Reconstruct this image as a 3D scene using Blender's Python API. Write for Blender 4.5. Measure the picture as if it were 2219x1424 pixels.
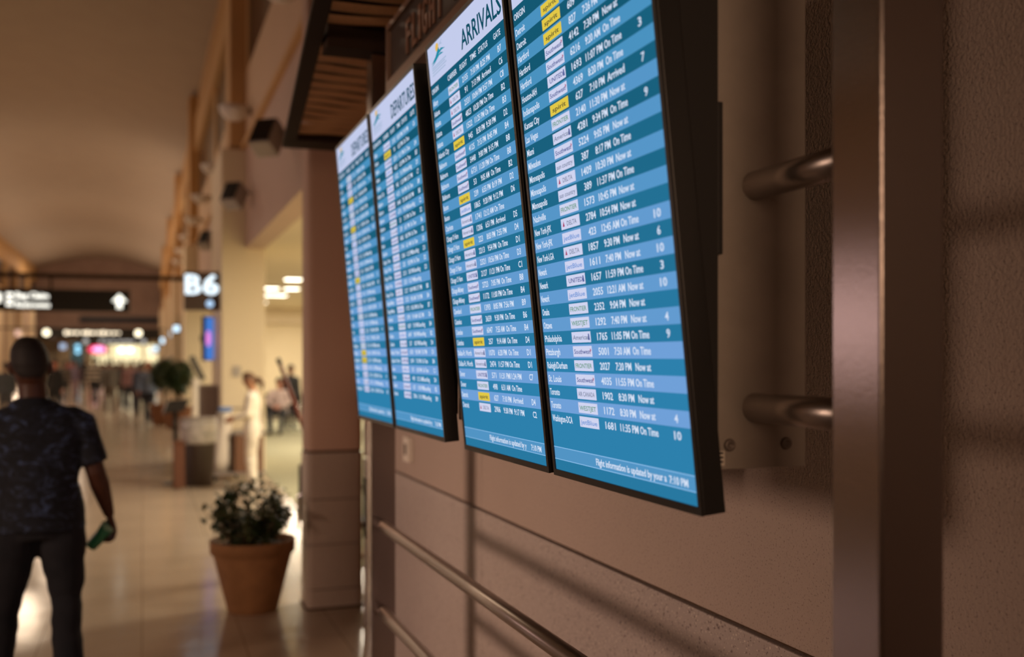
import bpy, bmesh, math, random
from mathutils import Vector, Matrix, noise
R = math.radians
random.seed(7)
for o in list(bpy.data.objects): bpy.data.objects.remove(o)
scene = bpy.context.scene
C = scene.collection
EYE = 1.78                      # camera height above the floor
YAW = math.atan2(801.5, 2240)   # turned to the right of the corridor axis (+Y)

# ------------------------------------------------------------------ camera
cam_d = bpy.data.cameras.new('camera'); cam = bpy.data.objects.new('camera', cam_d); C.objects.link(cam)
cam.location = (0, 0, EYE); cam.rotation_euler = (R(90), 0, -YAW)
cam_d.sensor_width = 36.0; cam_d.lens = 36.0*2240/2219
cam_d.shift_y = (774-712)/2219
cam_d.clip_start = .05; cam_d.clip_end = 400
cam_d.dof.use_dof = True; cam_d.dof.focus_distance = 2.22; cam_d.dof.aperture_fstop = 2.0
scene.camera = cam

# ------------------------------------------------------------------ world and exposure
w = bpy.data.worlds.new('world'); scene.world = w; w.use_nodes = True
w.node_tree.nodes['Background'].inputs[0].default_value = (.9, .6, .4, 1)
w.node_tree.nodes['Background'].inputs[1].default_value = .006
vs = scene.view_settings
vs.view_transform = 'Standard'; vs.look = 'None'; vs.gamma = 1; vs.use_curve_mapping = False
vs.exposure = 0.0

# ------------------------------------------------------------------ assumed side and lounge lamps, added hall lamps, fill and vault wash
def area(name, loc, size, power, col, rot=(0, 0, 0), size_y=None, spread=180):
    l = bpy.data.lights.new(name, 'AREA'); l.energy = power; l.color = col; l.size = size
    l.spread = R(spread)
    if size_y: l.shape = 'RECTANGLE'; l.size_y = size_y
    o = bpy.data.objects.new(name, l); o.location = loc; o.rotation_euler = rot; C.objects.link(o); return o
WARM = (1, .68, .50); TAN = (1, .76, .54); CREAM = (1, .87, .67)
# light assumed from the far left side of the hall; no shop fronts modelled
FX = (R(90), 0, R(-90))
def aim(p, q):
    d = Vector(q)-Vector(p); return d.to_track_quat('-Z', 'Y').to_euler()
area('assumed_left_light', (-8.1, 1.2, 2.75), 2.6, 44, WARM, aim((-8.1, 1.2, 2.75), (1.4, 4.95, .7)), 1.3, 44)
area('assumed_left_light', (-8.1, 13.2, 2.3), 3.4, 58, (1, .70, .66), FX, 1.1, 120)
for y, p in ((28, 85), (44, 170), (60, 260), (78, 260)): area('assumed_left_light', (-8.1, y, 2.6), 3.0, p, TAN, FX, 1.2)  # added farther down the hall to light the right wall and floor
area('added_hall_light', (.25, -2.8, 2.5), 1.8, 6, (1, .62, .38), aim((.25, -2.8, 2.5), (1.2, 7.0, 1.8)), 1.3, 60)  # added warm fill behind the camera, brightens surfaces that face it
# added overhead lamps below the vault, brighten the floor; no fixtures modelled
for y, p in ((20, 115), (34, 430), (50, 420), (66, 420), (84, 400)): area('added_hall_light', (-5.0, y, 9.1), 1.2, p, TAN)
# added area strips that brighten the vault; no cove holds them
for y0, y1, p in ((14, 40, 2), (40, 92, 260)):
    area('vault_wash', (.6, (y0+y1)/2, 6.9), 1.0, p, TAN, (R(180), 0, 0), y1-y0)
    area('vault_wash', (-6.8, (y0+y1)/2, 6.9), 1.0, p, TAN, (R(180), 0, 0), y1-y0)
# assumed and added gate lounge lamps, apart from the modelled ceiling lights
for x, y, p in ((6.2, 10.4, 480), (2.9, 12.6, 150), (4.2, 20, 260), (5.2, 27, 300), (5.0, 34, 300)):
    area('assumed_lounge_lamp', (x, y, 3.46), 1.2, p, CREAM, (0, 0, 0), 1.2)

# ------------------------------------------------------------------ helpers
def lin(c):
    c = c/255
    return c/12.92 if c <= .04045 else ((c+.055)/1.055)**2.4
def rgb(r, g, b): return (lin(r), lin(g), lin(b), 1)
MATS = {}
def mat(name, col, rough=.6, metal=0, emit=None, strength=1, noise_amt=0, noise_scale=8, bump=0, bump_scale=60, spec=.5, aniso=0, coat=0, col2=None):
    m = bpy.data.materials.new(name); m.use_nodes = True; nt = m.node_tree; b = nt.nodes['Principled BSDF']
    b.inputs['Base Color'].default_value = col; b.inputs['Roughness'].default_value = rough
    b.inputs['Metallic'].default_value = metal; b.inputs['Specular IOR Level'].default_value = spec
    b.inputs['Anisotropic'].default_value = aniso; b.inputs['Coat Weight'].default_value = coat
    if emit:
        b.inputs['Emission Color'].default_value = emit; b.inputs['Emission Strength'].default_value = strength
    tc = nt.nodes.new('ShaderNodeTexCoord')
    if noise_amt or col2:
        n = nt.nodes.new('ShaderNodeTexNoise'); n.inputs['Scale'].default_value = noise_scale; n.inputs['Detail'].default_value = 5
        nt.links.new(tc.outputs['Object'], n.inputs['Vector'])
        mx = nt.nodes.new('ShaderNodeMixRGB'); mx.inputs[1].default_value = col
        k = 1-noise_amt
        mx.inputs[2].default_value = col2 or (col[0]*k, col[1]*k, col[2]*k, 1)
        rp = nt.nodes.new('ShaderNodeValToRGB'); rp.color_ramp.elements[0].position = .38; rp.color_ramp.elements[1].position = .62
        nt.links.new(n.outputs['Fac'], rp.inputs[0]); nt.links.new(rp.outputs[0], mx.inputs[0]); nt.links.new(mx.outputs[0], b.inputs['Base Color'])
    if bump:
        n2 = nt.nodes.new('ShaderNodeTexNoise'); n2.inputs['Scale'].default_value = bump_scale; n2.inputs['Detail'].default_value = 4
        nt.links.new(tc.outputs['Object'], n2.inputs['Vector'])
        bp = nt.nodes.new('ShaderNodeBump'); bp.inputs['Strength'].default_value = bump; bp.inputs['Distance'].default_value = .01
        nt.links.new(n2.outputs['Fac'], bp.inputs['Height']); nt.links.new(bp.outputs[0], b.inputs['Normal'])
    MATS[name] = m
    return m
def emi(name, col, s=1):
    m = bpy.data.materials.new(name); m.use_nodes = True; nt = m.node_tree; nt.nodes.clear()
    e = nt.nodes.new('ShaderNodeEmission'); e.inputs[0].default_value = col; e.inputs[1].default_value = s
    o = nt.nodes.new('ShaderNodeOutputMaterial'); nt.links.new(e.outputs[0], o.inputs[0]); return m

def obj(name, bm, m, parent=None, smooth=False, loc=None):
    me = bpy.data.meshes.new(name)
    if isinstance(bm, bpy.types.Mesh): me = bm
    else:
        bm.normal_update(); bm.to_mesh(me); bm.free()
    o = bpy.data.objects.new(name, me)
    for k in (m if isinstance(m, (list, tuple)) else [m]): me.materials.append(k)
    if smooth:
        for p in me.polygons: p.use_smooth = True
    C.objects.link(o)
    if parent: o.parent = parent
    if loc: o.location = loc
    return o
def tag(o, label, cat, group=None, kind=None):
    if label: o['label'] = label
    if cat: o['category'] = cat
    if group: o['group'] = group
    if kind: o['kind'] = kind
    return o
def thing(name, label, cat, loc=(0, 0, 0), rz=0, group=None):
    o = bpy.data.objects.new(name, None); o.empty_display_size = .1; C.objects.link(o)
    o.location = loc; o.rotation_euler = (0, 0, rz)
    return tag(o, label, cat, group)
def struct(name, bm, m, **k):
    o = obj(name, bm, m, **k); o['kind'] = 'structure'; return o
def box(bm, x0, x1, y0, y1, z0, z1, bev=0, mi=0, M=None):
    vs_ = [bm.verts.new((x, y, z)) for x in (x0, x1) for y in (y0, y1) for z in (z0, z1)]
    F = []
    for f in ((0, 1, 3, 2), (4, 6, 7, 5), (0, 4, 5, 1), (2, 3, 7, 6), (0, 2, 6, 4), (1, 5, 7, 3)):
        fc = bm.faces.new([vs_[i] for i in f]); fc.material_index = mi; F.append(fc)
    if bev:
        es = list({e for f in F for e in f.edges})
        r = bmesh.ops.bevel(bm, geom=es, offset=bev, segments=2, affect='EDGES', profile=.6)
        vs_ = list({v for f in r['faces'] for v in f.verts} | {v for v in vs_ if v.is_valid})
    if M:
        for v in set(vs_): v.co = M @ v.co
    return bm
def B(*a, **k): return box(bmesh.new(), *a, **k)
def ring_pts(c, ax, ay, n): return [c + ax*math.cos(2*math.pi*i/n) + ay*math.sin(2*math.pi*i/n) for i in range(n)]
def loft(bm, rings, n=20, cap=True, mi=0):
    """rings: list of (centre, axis vector a, axis vector b)"""
    L = [[bm.verts.new(p) for p in ring_pts(Vector(c), Vector(a), Vector(b), n)] for c, a, b in rings]
    for A_, B_ in zip(L, L[1:]):
        for i in range(n):
            f = bm.faces.new((A_[i], A_[(i+1) % n], B_[(i+1) % n], B_[i])); f.material_index = mi
    if cap:
        f = bm.faces.new(L[0][::-1]); f.material_index = mi
        f = bm.faces.new(L[-1]); f.material_index = mi
    return bm
def tube(bm, pts, rads, n=12, round_ends=False, mi=0):
    pts = [Vector(p) for p in pts]
    if not isinstance(rads, (list, tuple)): rads = [rads]*len(pts)
    rings = []
    up = Vector((0, 0, 1))
    d0 = (pts[1]-pts[0]).normalized()
    a = d0.orthogonal().normalized()
    for i, p in enumerate(pts):
        d = (pts[min(i+1, len(pts)-1)]-pts[max(i-1, 0)]).normalized()
        a = (a-d*a.dot(d)).normalized(); b = d.cross(a)
        rings.append((p, a*rads[i], b*rads[i]))
    if round_ends:
        def cap_(p, d, r, a, b, rev):
            out = []
            for t in (.35, .7, .92):
                k = math.sqrt(1-t*t); out.append((p+d*r*t, a*k, b*k))
            return out[::-1] if rev else out
        d1 = (pts[0]-pts[1]).normalized(); d2 = (pts[-1]-pts[-2]).normalized()
        rings = cap_(pts[0], d1, rads[0], rings[0][1], rings[0][2], True)+rings+cap_(pts[-1], d2, rads[-1], rings[-1][1], rings[-1][2], False)
    return loft(bm, rings, n, True, mi)
def lathe(bm, prof, n=40, c=(0, 0, 0), mi=0):
    c = Vector(c)
    L = [[bm.verts.new(c+Vector((r*math.cos(2*math.pi*i/n), r*math.sin(2*math.pi*i/n), z))) for i in range(n)] for r, z in prof]
    for A_, B_ in zip(L, L[1:]):
        for i in range(n):
            f = bm.faces.new((A_[i], A_[(i+1) % n], B_[(i+1) % n], B_[i])); f.material_index = mi
    bm.faces.new(L[0][::-1]).material_index = mi; bm.faces.new(L[-1]).material_index = mi
    return bm
def prism(bm, poly, axis, a, b, mi=0):
    """extrude a polygon (2-D) along an axis from a to b; axis 'x': poly=(y,z), 'y': (x,z), 'z': (x,y)"""
    def P(p, t): return {'x': (t, p[0], p[1]), 'y': (p[0], t, p[1]), 'z': (p[0], p[1], t)}[axis]
    A_ = [bm.verts.new(P(p, a)) for p in poly]; B_ = [bm.verts.new(P(p, b)) for p in poly]
    n = len(poly)
    F = [bm.faces.new(A_), bm.faces.new(B_[::-1])]
    for i in range(n): F.append(bm.faces.new((A_[i], B_[i], B_[(i+1) % n], A_[(i+1) % n])))
    for f in F: f.material_index = mi
    bmesh.ops.recalc_face_normals(bm, faces=F)
    return bm
_txt = {}
def text_geo(s):
    """flat triangulated outline of a string: verts, faces, bounds"""
    if s in _txt: return _txt[s]
    cu = bpy.data.curves.new('t', 'FONT'); cu.body = s; cu.resolution_u = 2; cu.size = 1; cu.offset = .013
    o = bpy.data.objects.new('t', cu); C.objects.link(o)
    dg = bpy.context.evaluated_depsgraph_get(); me = bpy.data.meshes.new_from_object(o.evaluated_get(dg))
    V = [tuple(v.co[:2]) for v in me.vertices]; F = [tuple(p.vertices) for p in me.polygons]
    bpy.data.objects.remove(o); bpy.data.curves.remove(cu); bpy.data.meshes.remove(me)
    xs = [v[0] for v in V] or [0, 1]
    _txt[s] = (V, F, min(xs), max(xs)); return _txt[s]
def put_text(bm, s, u0, v0, cap, width=None, z=0, mi=0, anchor='l', M=None, bold=0):
    V, F, x0, x1 = text_geo(s)
    k = cap/.72; kx = k if width is None else width/max(1e-6, x1-x0)
    off = {'l': 0, 'c': -(x1-x0)*kx/2, 'r': -(x1-x0)*kx}[anchor]
    for dx in ((0, bold) if bold else (0,)):
        vv = []
        for x, y in V:
            p = Vector((u0+off+(x-x0)*kx+dx, v0+y*k, z+(dx and 1e-5)))
            vv.append(bm.verts.new(M @ p if M else p))
        for f in F:
            try: fc = bm.faces.new([vv[i] for i in f]); fc.material_index = mi
            except ValueError: pass
def quad(bm, x0, x1, y0, y1, z=0, mi=0, M=None):
    vv = [bm.verts.new(M @ Vector(p) if M else p) for p in ((x0, y0, z), (x1, y0, z), (x1, y1, z), (x0, y1, z))]
    f = bm.faces.new(vv); f.material_index = mi
def poly(bm, pts, z=0, mi=0, M=None):
    vv = [bm.verts.new(M @ Vector((p[0], p[1], z)) if M else (p[0], p[1], z)) for p in pts]
    f = bm.faces.new(vv); f.material_index = mi
def remesh(bm, voxel, smooth=2, name='m'):
    me = bpy.data.meshes.new(name); bm.normal_update(); bm.to_mesh(me); bm.free()
    o = bpy.data.objects.new('t', me); C.objects.link(o)
    r = o.modifiers.new('r', 'REMESH'); r.mode = 'VOXEL'; r.voxel_size = voxel
    if smooth:
        s = o.modifiers.new('s', 'SMOOTH'); s.iterations = smooth; s.factor = .5
    dg = bpy.context.evaluated_depsgraph_get(); out = bpy.data.meshes.new_from_object(o.evaluated_get(dg))
    bpy.data.objects.remove(o); bpy.data.meshes.remove(me)
    out.name = name
    for p in out.polygons: p.use_smooth = True
    return out
def copy_tree(o, parent=None):
    c = o.copy(); C.objects.link(c); c.parent = parent
    for ch in list(o.children): copy_tree(ch, c)
    return c

# ------------------------------------------------------------------ materials
def plaster(name, c1, c2, bump, bscale, speck=0.0, speck_scale=220, rough=.7, light=None, both=True):
    m = mat(name, c1, rough=rough, col2=c2, noise_scale=1.2, bump=bump, bump_scale=bscale)
    nt = m.node_tree; b = nt.nodes['Principled BSDF']
    if speck:
        tc = next(n for n in nt.nodes if n.type == 'TEX_COORD')
        src = b.inputs['Base Color'].links[0].from_socket
        for sc, thr, colr in ((speck_scale, .67, (c1[0]*.35, c1[1]*.3, c1[2]*.3, 1)), (speck_scale*1.35, .69, light or (c1[0]*1.3, c1[1]*1.3, c1[2]*1.3, 1)))[:2 if both else 1]:
            n = nt.nodes.new('ShaderNodeTexNoise'); n.inputs['Scale'].default_value = sc; n.inputs['Detail'].default_value = 1
            nt.links.new(tc.outputs['Object'], n.inputs['Vector'])
            rp = nt.nodes.new('ShaderNodeValToRGB'); rp.color_ramp.elements[0].position = thr-.03; rp.color_ramp.elements[1].position = thr+.01
            nt.links.new(n.outputs['Fac'], rp.inputs[0])
            ml = nt.nodes.new('ShaderNodeMath'); ml.operation = 'MULTIPLY'; ml.inputs[1].default_value = speck
            nt.links.new(rp.outputs[0], ml.inputs[0])
            mx = nt.nodes.new('ShaderNodeMixRGB'); mx.inputs[2].default_value = colr
            nt.links.new(ml.outputs[0], mx.inputs[0]); nt.links.new(src, mx.inputs[1]); src = mx.outputs[0]
        nt.links.new(src, b.inputs['Base Color'])
    return m
M_wall = plaster('textured_wall_plaster', (.47, .365, .315, 1), (.45, .35, .30, 1), .5, 140, .6, 190, both=False)
M_wains = plaster('polished_terrazzo_panel', (.45, .375, .35, 1), (.41, .34, .32, 1), .05, 40, .9, 110, rough=.42, light=(.8, .72, .62, 1))
M_pil = plaster('painted_pilaster', (.62, .415, .325, 1), (.60, .40, .31, 1), .1, 60)
M_block = plaster('pilaster_stone_block', (.50, .40, .34, 1), (.46, .36, .30, 1), .1, 30, .5, 120, rough=.4)
M_cream = plaster('cream_paint', (.78, .66, .47, 1), (.76, .64, .45, 1), .05, 40)
M_header = plaster('header_paint', (.52, .36, .28, 1), (.50, .35, .27, 1), .05, 40)
M_tan = plaster('lit_tan_band', (.62, .42, .26, 1), (.60, .41, .25, 1), .05, 40)  # lighter than the header: the band's stronger light is put into the colour
M_ochre = plaster('ochre_trim_paint', (.58, .34, .14, 1), (.55, .32, .13, 1), .05, 40)
M_ceil = plaster('ceiling_paint', (.36, .28, .21, 1), (.345, .265, .20, 1), .02, 20)
M_lceil = plaster('lounge_ceiling_paint', (.74, .62, .46, 1), (.72, .60, .45, 1), .02, 20)
M_joint = mat('brown_joint', (.07, .035, .015, 1), .8)
M_bulk = plaster('bulkhead_paint', (.46, .33, .28, 1), (.40, .28, .24, 1), .05, 10)
M_dark_glass = mat('dark_window_glass', (.03, .03, .035, 1), .15)
M_steel = mat('brushed_steel', (.40, .35, .34, 1), .2, 1, bump=.04, bump_scale=300, aniso=.6)
M_rail = mat('satin_steel_tube', (.46, .40, .37, 1), .33, 1)
M_plate = mat('zinc_plate', (.42, .37, .33, 1), .5, .35, noise_amt=.08, noise_scale=14)
M_screw = mat('screw_steel', (.22, .18, .16, 1), .5, .4)
M_black = mat('black_plastic', (.012, .011, .011, 1), .38)
M_black_matte = mat('black_matte_metal', (.010, .008, .008, 1), .6)
M_white = mat('white_enamel', (.75, .68, .6, 1), .45)
M_chrome = mat('chrome', (.8, .8, .8, 1), .12, 1)
M_canopy = mat('brown_canopy_frame', (.030, .016, .009, 1), .75, spec=.12)
M_mesh = mat('perforated_brown_sheet', (.55, .30, .14, 1), .6, 0, noise_amt=.25, noise_scale=160)
M_signbrown = mat('dark_brown_sign_panel', (.030, .018, .013, 1), .55)
M_signframe = mat('bronze_sign_frame', (.20, .12, .085, 1), .45, .4)
M_letter = mat('copper_letter', (.20, .10, .065, 1), .45, .2)
M_terra = mat('clay_pot', (.33, .155, .06, 1), .8, noise_amt=.15, noise_scale=9, bump=.15, bump_scale=30)
M_soil = mat('soil', (.04, .025, .015, 1), .95)
M_bark = mat('bark', (.12, .07, .04, 1), .85)
M_seat = mat('black_vinyl', (.02, .018, .018, 1), .45)

def floor_material():
    m = bpy.data.materials.new('polished_floor_tile'); m.use_nodes = True; nt = m.node_tree; b = nt.nodes['Principled BSDF']
    tc = nt.nodes.new('ShaderNodeTexCoord')
    br = nt.nodes.new('ShaderNodeTexBrick'); br.offset = 0; br.inputs['Scale'].default_value = 1
    br.inputs['Brick Width'].default_value = .6; br.inputs['Row Height'].default_value = .6; br.inputs['Mortar Size'].default_value = .004
    br.inputs['Mortar Smooth'].default_value = .3
    br.inputs['Color1'].default_value = (.52, .41, .30, 1); br.inputs['Color2'].default_value = (.48, .38, .28, 1); br.inputs['Mortar'].default_value = (.26, .19, .13, 1)
    nt.links.new(tc.outputs['Object'], br.inputs['Vector'])
    n = nt.nodes.new('ShaderNodeTexNoise'); n.inputs['Scale'].default_value = 1.6; n.inputs['Detail'].default_value = 6
    nt.links.new(tc.outputs['Object'], n.inputs['Vector'])
    mx = nt.nodes.new('ShaderNodeMixRGB'); mx.blend_type = 'MULTIPLY'; mx.inputs[0].default_value = .35
    rp = nt.nodes.new('ShaderNodeValToRGB'); rp.color_ramp.elements[0].color = (.7, .68, .66, 1); rp.color_ramp.elements[0].position = .3; rp.color_ramp.elements[1].position = .7
    nt.links.new(n.outputs['Fac'], rp.inputs[0]); nt.links.new(br.outputs['Color'], mx.inputs[1]); nt.links.new(rp.outputs[0], mx.inputs[2])
    nt.links.new(mx.outputs[0], b.inputs['Base Color'])
    b.inputs['Roughness'].default_value = .15; b.inputs['Specular IOR Level'].default_value = .5
    n2 = nt.nodes.new('ShaderNodeTexNoise'); n2.inputs['Scale'].default_value = 3.5; n2.inputs['Detail'].default_value = 3
    nt.links.new(tc.outputs['Object'], n2.inputs['Vector'])
    bp = nt.nodes.new('ShaderNodeBump'); bp.inputs['Strength'].default_value = .12; bp.inputs['Distance'].default_value = .02
    nt.links.new(n2.outputs['Fac'], bp.inputs['Height']); nt.links.new(bp.outputs[0], b.inputs['Normal'])
    return m
M_floor = floor_material()
M_carpet = mat('grey_green_carpet', (.40, .38, .25, 1), .95, noise_amt=.2, noise_scale=60, bump=.4, bump_scale=300)

# ------------------------------------------------------------------ the setting
XW = 1.395       # near wall plane
XH = 1.50        # header wall plane beyond
GROOVE = EYE-.668
struct('floor', B(-8.6, 10.2, -3.2, 99, -.2, 0), M_floor)
struct('floor_carpet', B(1.75, 9.9, 7.9, 38, 0, .006), M_carpet)
# near wall: textured upper panels, a groove, polished lower panels, split by one vertical joint
bm = bmesh.new()
box(bm, XW, XW+.3, -3, 4.296, GROOVE+.006, 9.4, bev=.004); box(bm, XW, XW+.3, 4.304, 6.86, GROOVE+.006, 9.4, bev=.004)
struct('wall_right', bm, M_wall)
bm = bmesh.new()
box(bm, XW, XW+.3, -3, 4.296, 0, GROOVE-.006, bev=.004); box(bm, XW, XW+.3, 4.304, 6.86, 0, GROOVE-.006, bev=.004)
struct('wall_right_lower', bm, M_wains)
struct('trim_1', B(XW+.02, XW+.28, -3, 6.85, GROOVE-.0059, GROOVE+.0059), M_joint)
bm = bmesh.new(); box(bm, XW+.02, XW+.28, 4.2961, 4.3039, 0, GROOVE-.006); box(bm, XW+.02, XW+.28, 4.2961, 4.3039, GROOVE+.006, 9.4)
struct('trim_2', bm, M_joint)
struct('wall_back', B(-8.6, XW+.3, -3.2, -3, 0, 9.4), M_header)
struct('wall_recess', B(1.60, 1.72, 6.86, 7.6, 0, 9.4), mat('deep_ochre_paint', (.50, .22, .02, 1), .7))
# pilaster: painted shaft on stone blocks
def rounded_rect(x0, x1, y0, y1, r, n=5):
    out = []
    for cx, cy, a0 in ((x1-r, y1-r, 0), (x0+r, y1-r, 90), (x0+r, y0+r, 180), (x1-r, y0+r, 270)):
        for i in range(n+1):
            a = R(a0+90*i/n); out.append((cx+r*math.cos(a), cy+r*math.sin(a)))
    return out
pr = rounded_rect(1.095, 1.485, 7.32, 7.62, .04)
struct('wall_pilaster', prism(bmesh.new(), pr, 'z', GROOVE+.008, 9.3), M_pil)
bm = bmesh.new()
pr2 = rounded_rect(1.09, 1.49, 7.315, 7.625, .04)
zz = [0, .14, .455, .775, GROOVE-.006]
for a, b in zip(zz, zz[1:]): prism(bm, pr2, 'z', a+.003, b-.003)
struct('wall_pilaster_base', bm, M_block)
struct('trim_3', prism(bmesh.new(), rounded_rect(1.10, 1.48, 7.325, 7.615, .035), 'z', 0, GROOVE+.01), M_joint)
struct('baseboard_pilaster', prism(bmesh.new(), rounded_rect(1.082, 1.498, 7.307, 7.633, .04), 'z', 0, .012), M_joint)
# header wall above the openings and the bands over it
L0, L1 = 7.64, 95.0
struct('wall_header', B(XH, XH+.28, L0, L1, EYE+1.67, EYE+3.18), M_header)
struct('trim_4', B(XH-.07, XH+.28, L0, L1, EYE+3.18, EYE+3.26), M_ochre)
struct('wall_upper_band', B(XH, XH+.28, L0, L1, EYE+3.26, EYE+4.36), M_tan)
struct('trim_5', B(XH-.09, XH+.28, L0, L1, EYE+5.80, EYE+6.75), M_ochre)
struct('wall_top_band', B(XH, XH+.28, L0, L1, EYE+6.75, EYE+7.5), M_tan)
# piers
piers = [(16.3, 18.7), (30.6, 32.4), (44, 46), (58, 60), (73, 75)]
for i, (a, b) in enumerate(piers):
    struct('wall_pier', B(1.135, 1.79, a, b, 0, EYE+3.18, bev=.02), M_cream)
    bm = bmesh.new(); box(bm, 1.26, XH, a, a+.8, EYE+3.26, EYE+7.4, bev=.01)
    struct('wall_pier_upper', bm, M_ochre)
# clerestory windows between the piers
ys = [L0+.1, 16.3, 23.5, 30.6, 37.5, 44, 51, 58, 65.5, 73, 84, 95]
n = 1
for a, b in zip(ys, ys[1:]):
    o = struct('window_%d' % n, B(XH+.04, XH+.10, a+.3, b-.3, EYE+4.36, EYE+5.80), M_dark_glass)
    bm = bmesh.new(); box(bm, XH, XH+.28, a-.3 if n > 1 else a-.1, a+.3, EYE+4.36, EYE+5.80)
    y = (a+b)/2; box(bm, XH+.02, XH+.12, y-.04, y+.04, EYE+4.36, EYE+5.80)
    obj('window_frame', bm, M_ochre, o); n += 1
# vaulted ceiling over the hall
bm = bmesh.new(); N = 24; A_ = []; B_ = []
for i in range(N+1):
    t = i/N; x = XH+.28+(-8.6-XH-.28)*t; z = EYE+7.42+1.0*math.sin(math.pi*t)
    A_.append((bm.verts.new((x, -3.2, z)), bm.verts.new((x, -3.2, z+.15)))); B_.append((bm.verts.new((x, 95, z)), bm.verts.new((x, 95, z+.15))))
for i in range(N):
    bm.faces.new((A_[i][0], A_[i+1][0], B_[i+1][0], B_[i][0])); bm.faces.new((A_[i][1], B_[i][1], B_[i+1][1], A_[i+1][1]))
bmesh.ops.recalc_face_normals(bm, faces=bm.faces[:])
struct('ceiling', bm, M_ceil, smooth=True)
# left side of the hall
struct('wall_left', B(-8.6, -8.3, -3, 95, 0, EYE+4.0), M_header)
struct('trim_6', B(-8.6, -8.22, -3, 95, EYE+4.0, EYE+4.4), M_ochre)
struct('wall_left_top', B(-8.6, -8.3, -3, 95, EYE+6.2, EYE+7.6), M_ochre)
struct('window_%d' % n, B(-8.5, -8.46, -3, 95, EYE+4.4, EYE+6.2), M_dark_glass); n += 1
for y in (56, 62, 68, 74, 80, 88):
    struct('wall_left_pier', B(-8.3, -7.9, y, y+1.1, 0, EYE+4.0, bev=.03), M_cream)
    struct('wall_left_mullion', B(-8.46, -8.25, y+.2, y+.8, EYE+4.4, EYE+6.2), M_ochre)
# bulkhead closing the hall
struct('wall_bulkhead', B(-8.6, 1.78, 95, 95.3, EYE+2.15, EYE+9), M_bulk)
struct('trim_7', B(-5.0, 1.3, 94.6, 94.98, EYE+2.95, EYE+3.45), mat('navy_fascia', (.02, .03, .05, 1), .5))
struct('wall_end', B(-8.6, 10.2, 98.8, 99, 0, EYE+3), M_cream)
struct('ceiling_end', B(-8.6, 1.78, 95.3, 99, EYE+2.15, EYE+2.35), M_bulk)
# gate lounge
struct('wall_lounge_far', B(1.79, 10.2, 38, 38.3, 0, EYE+2.2), M_cream)
struct('wall_lounge_side', B(9.9, 10.2, 7.64, 38, 0, EYE+2.2), M_cream)
struct('wall_lounge_near', B(1.79, 9.9, 7.5, 7.8, 0, EYE+2.2), M_cream)
struct('ceiling_lounge', B(1.785, 9.9, 7.8, 38, EYE+1.75, EYE+1.95), M_lceil)
struct('trim_8', B(1.8, 9.9, 37.6, 37.98, EYE+1.2, EYE+1.75), M_lceil)

# ------------------------------------------------------------------ flight screens
def lerp(a, b, t): return tuple(a[i]+(b[i]-a[i])*t for i in range(3))
SCR = []
def scr(r, g, b, s=1.0):
    m = emi('screen_glow_%d_%d_%d' % (r, g, b), rgb(r, g, b), s); SCR.append(m); return len(SCR)-1
I_white = scr(196, 204, 236)
I_dark = [scr(*[int(v) for v in lerp((20, 88, 114), (45, 128, 172), t/5)]) for t in range(6)]  # rows brighten downward: viewing-angle brightness put into the dark and light row colours
I_light = [scr(*[int(v) for v in lerp((74, 146, 192), (112, 160, 216), t/3)]) for t in range(4)]
I_text = scr(214, 226, 246); I_tdark = scr(16, 78, 98); I_lab = scr(208, 212, 240); I_yel = scr(226, 200, 70); I_blackt = scr(60, 60, 50)
I_gray = scr(120, 130, 160); I_red = scr(170, 70, 110); I_navy = scr(70, 84, 150); I_green = scr(90, 150, 120); I_teal = scr(30, 140, 165)
I_sun = scr(228, 186, 90); I_foot = scr(82, 148, 196); I_line = scr(140, 190, 235); I_blue = scr(110, 150, 215); I_faint = scr(168, 186, 216); I_off = scr(30, 100, 130)
W_, H_ = .6, 1.0667
CAR = {'S': ('Southwest', I_navy), 'D': ('DELTA', I_gray), 'F': ('FRONTIER', I_green), 'A': ('American', I_gray), 'U': ('UNITED', I_navy), 'J': ('jetBlue', I_blue), 'Y': ('spirit', I_blackt), 'C': ('AIR CANADA', I_gray), 'N': ('sun country', I_gray), 'W': ('WESTJET', I_green)}
ARR1 = '''Albany|F|2155|7:10 PM|8:25 PM|B7
Atlanta|D|91|7:13 PM|Arrived|C6
Atlanta|D|2331|10:04 PM|9:57 PM|C8
Atlanta|S|4823|10:20 PM|On Time|B2
Atlanta|D|1522|11:25 PM|On Time|B3
Atlantic City|Y|945|8:30 PM|9:30 PM|D2
Baltimore|S|4125|7:15 PM|8:45 PM|B4
Baltimore|S|5448|9:00 PM|9:15 PM|B8
Baltimore|S|6731|11:20 PM|On Time|B8
Baltimore|S|53|9:05 AM|On Time|B2
Boston|Y|239|6:55 PM|8:19 PM|D2
Boston|J|1865|9:20 PM|9:12 PM|D6
Charlotte|A|1741|12:12 AM|On Time|
Chicago O Hare|A|1206|6:51 PM|Arrived|D5
Chicago O Hare|Y|223|8:03 PM|7:55 PM|D4
Chicago O Hare|A|2213|9:54 PM|On Time|D1
Chicago O Hare|A|2321|10:56 PM|On Time|D3
Chicago O Hare|U|2127|11:21 PM|On Time|C1
Chicago-Midway|S|2723|7:05 PM|On Time|B8
Chicago-Midway|S|1172|11:00 PM|On Time|B4
Cleveland|F|1393|8:05 PM|7:56 PM|B9
Columbus|S|3659|9:30 PM|On Time|B6
Columbus|S|6047|7:55 AM|On Time|B4
Columbus|Y|257|9:14 AM|On Time|D4
Dallas-Ft. Worth|A|1070|6:20 PM|On Time|D1
Dallas-Ft. Worth|A|2474|11:57 PM|On Time|D1
Denver|U|571|11:31 PM|11:24 PM|C7
Denver|F|498|6:31 AM|On Time|
Detroit|Y|627|7:10 PM|Arrived|D4
Detroit|D|2906|9:30 PM|9:17 PM|C2'''
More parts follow.
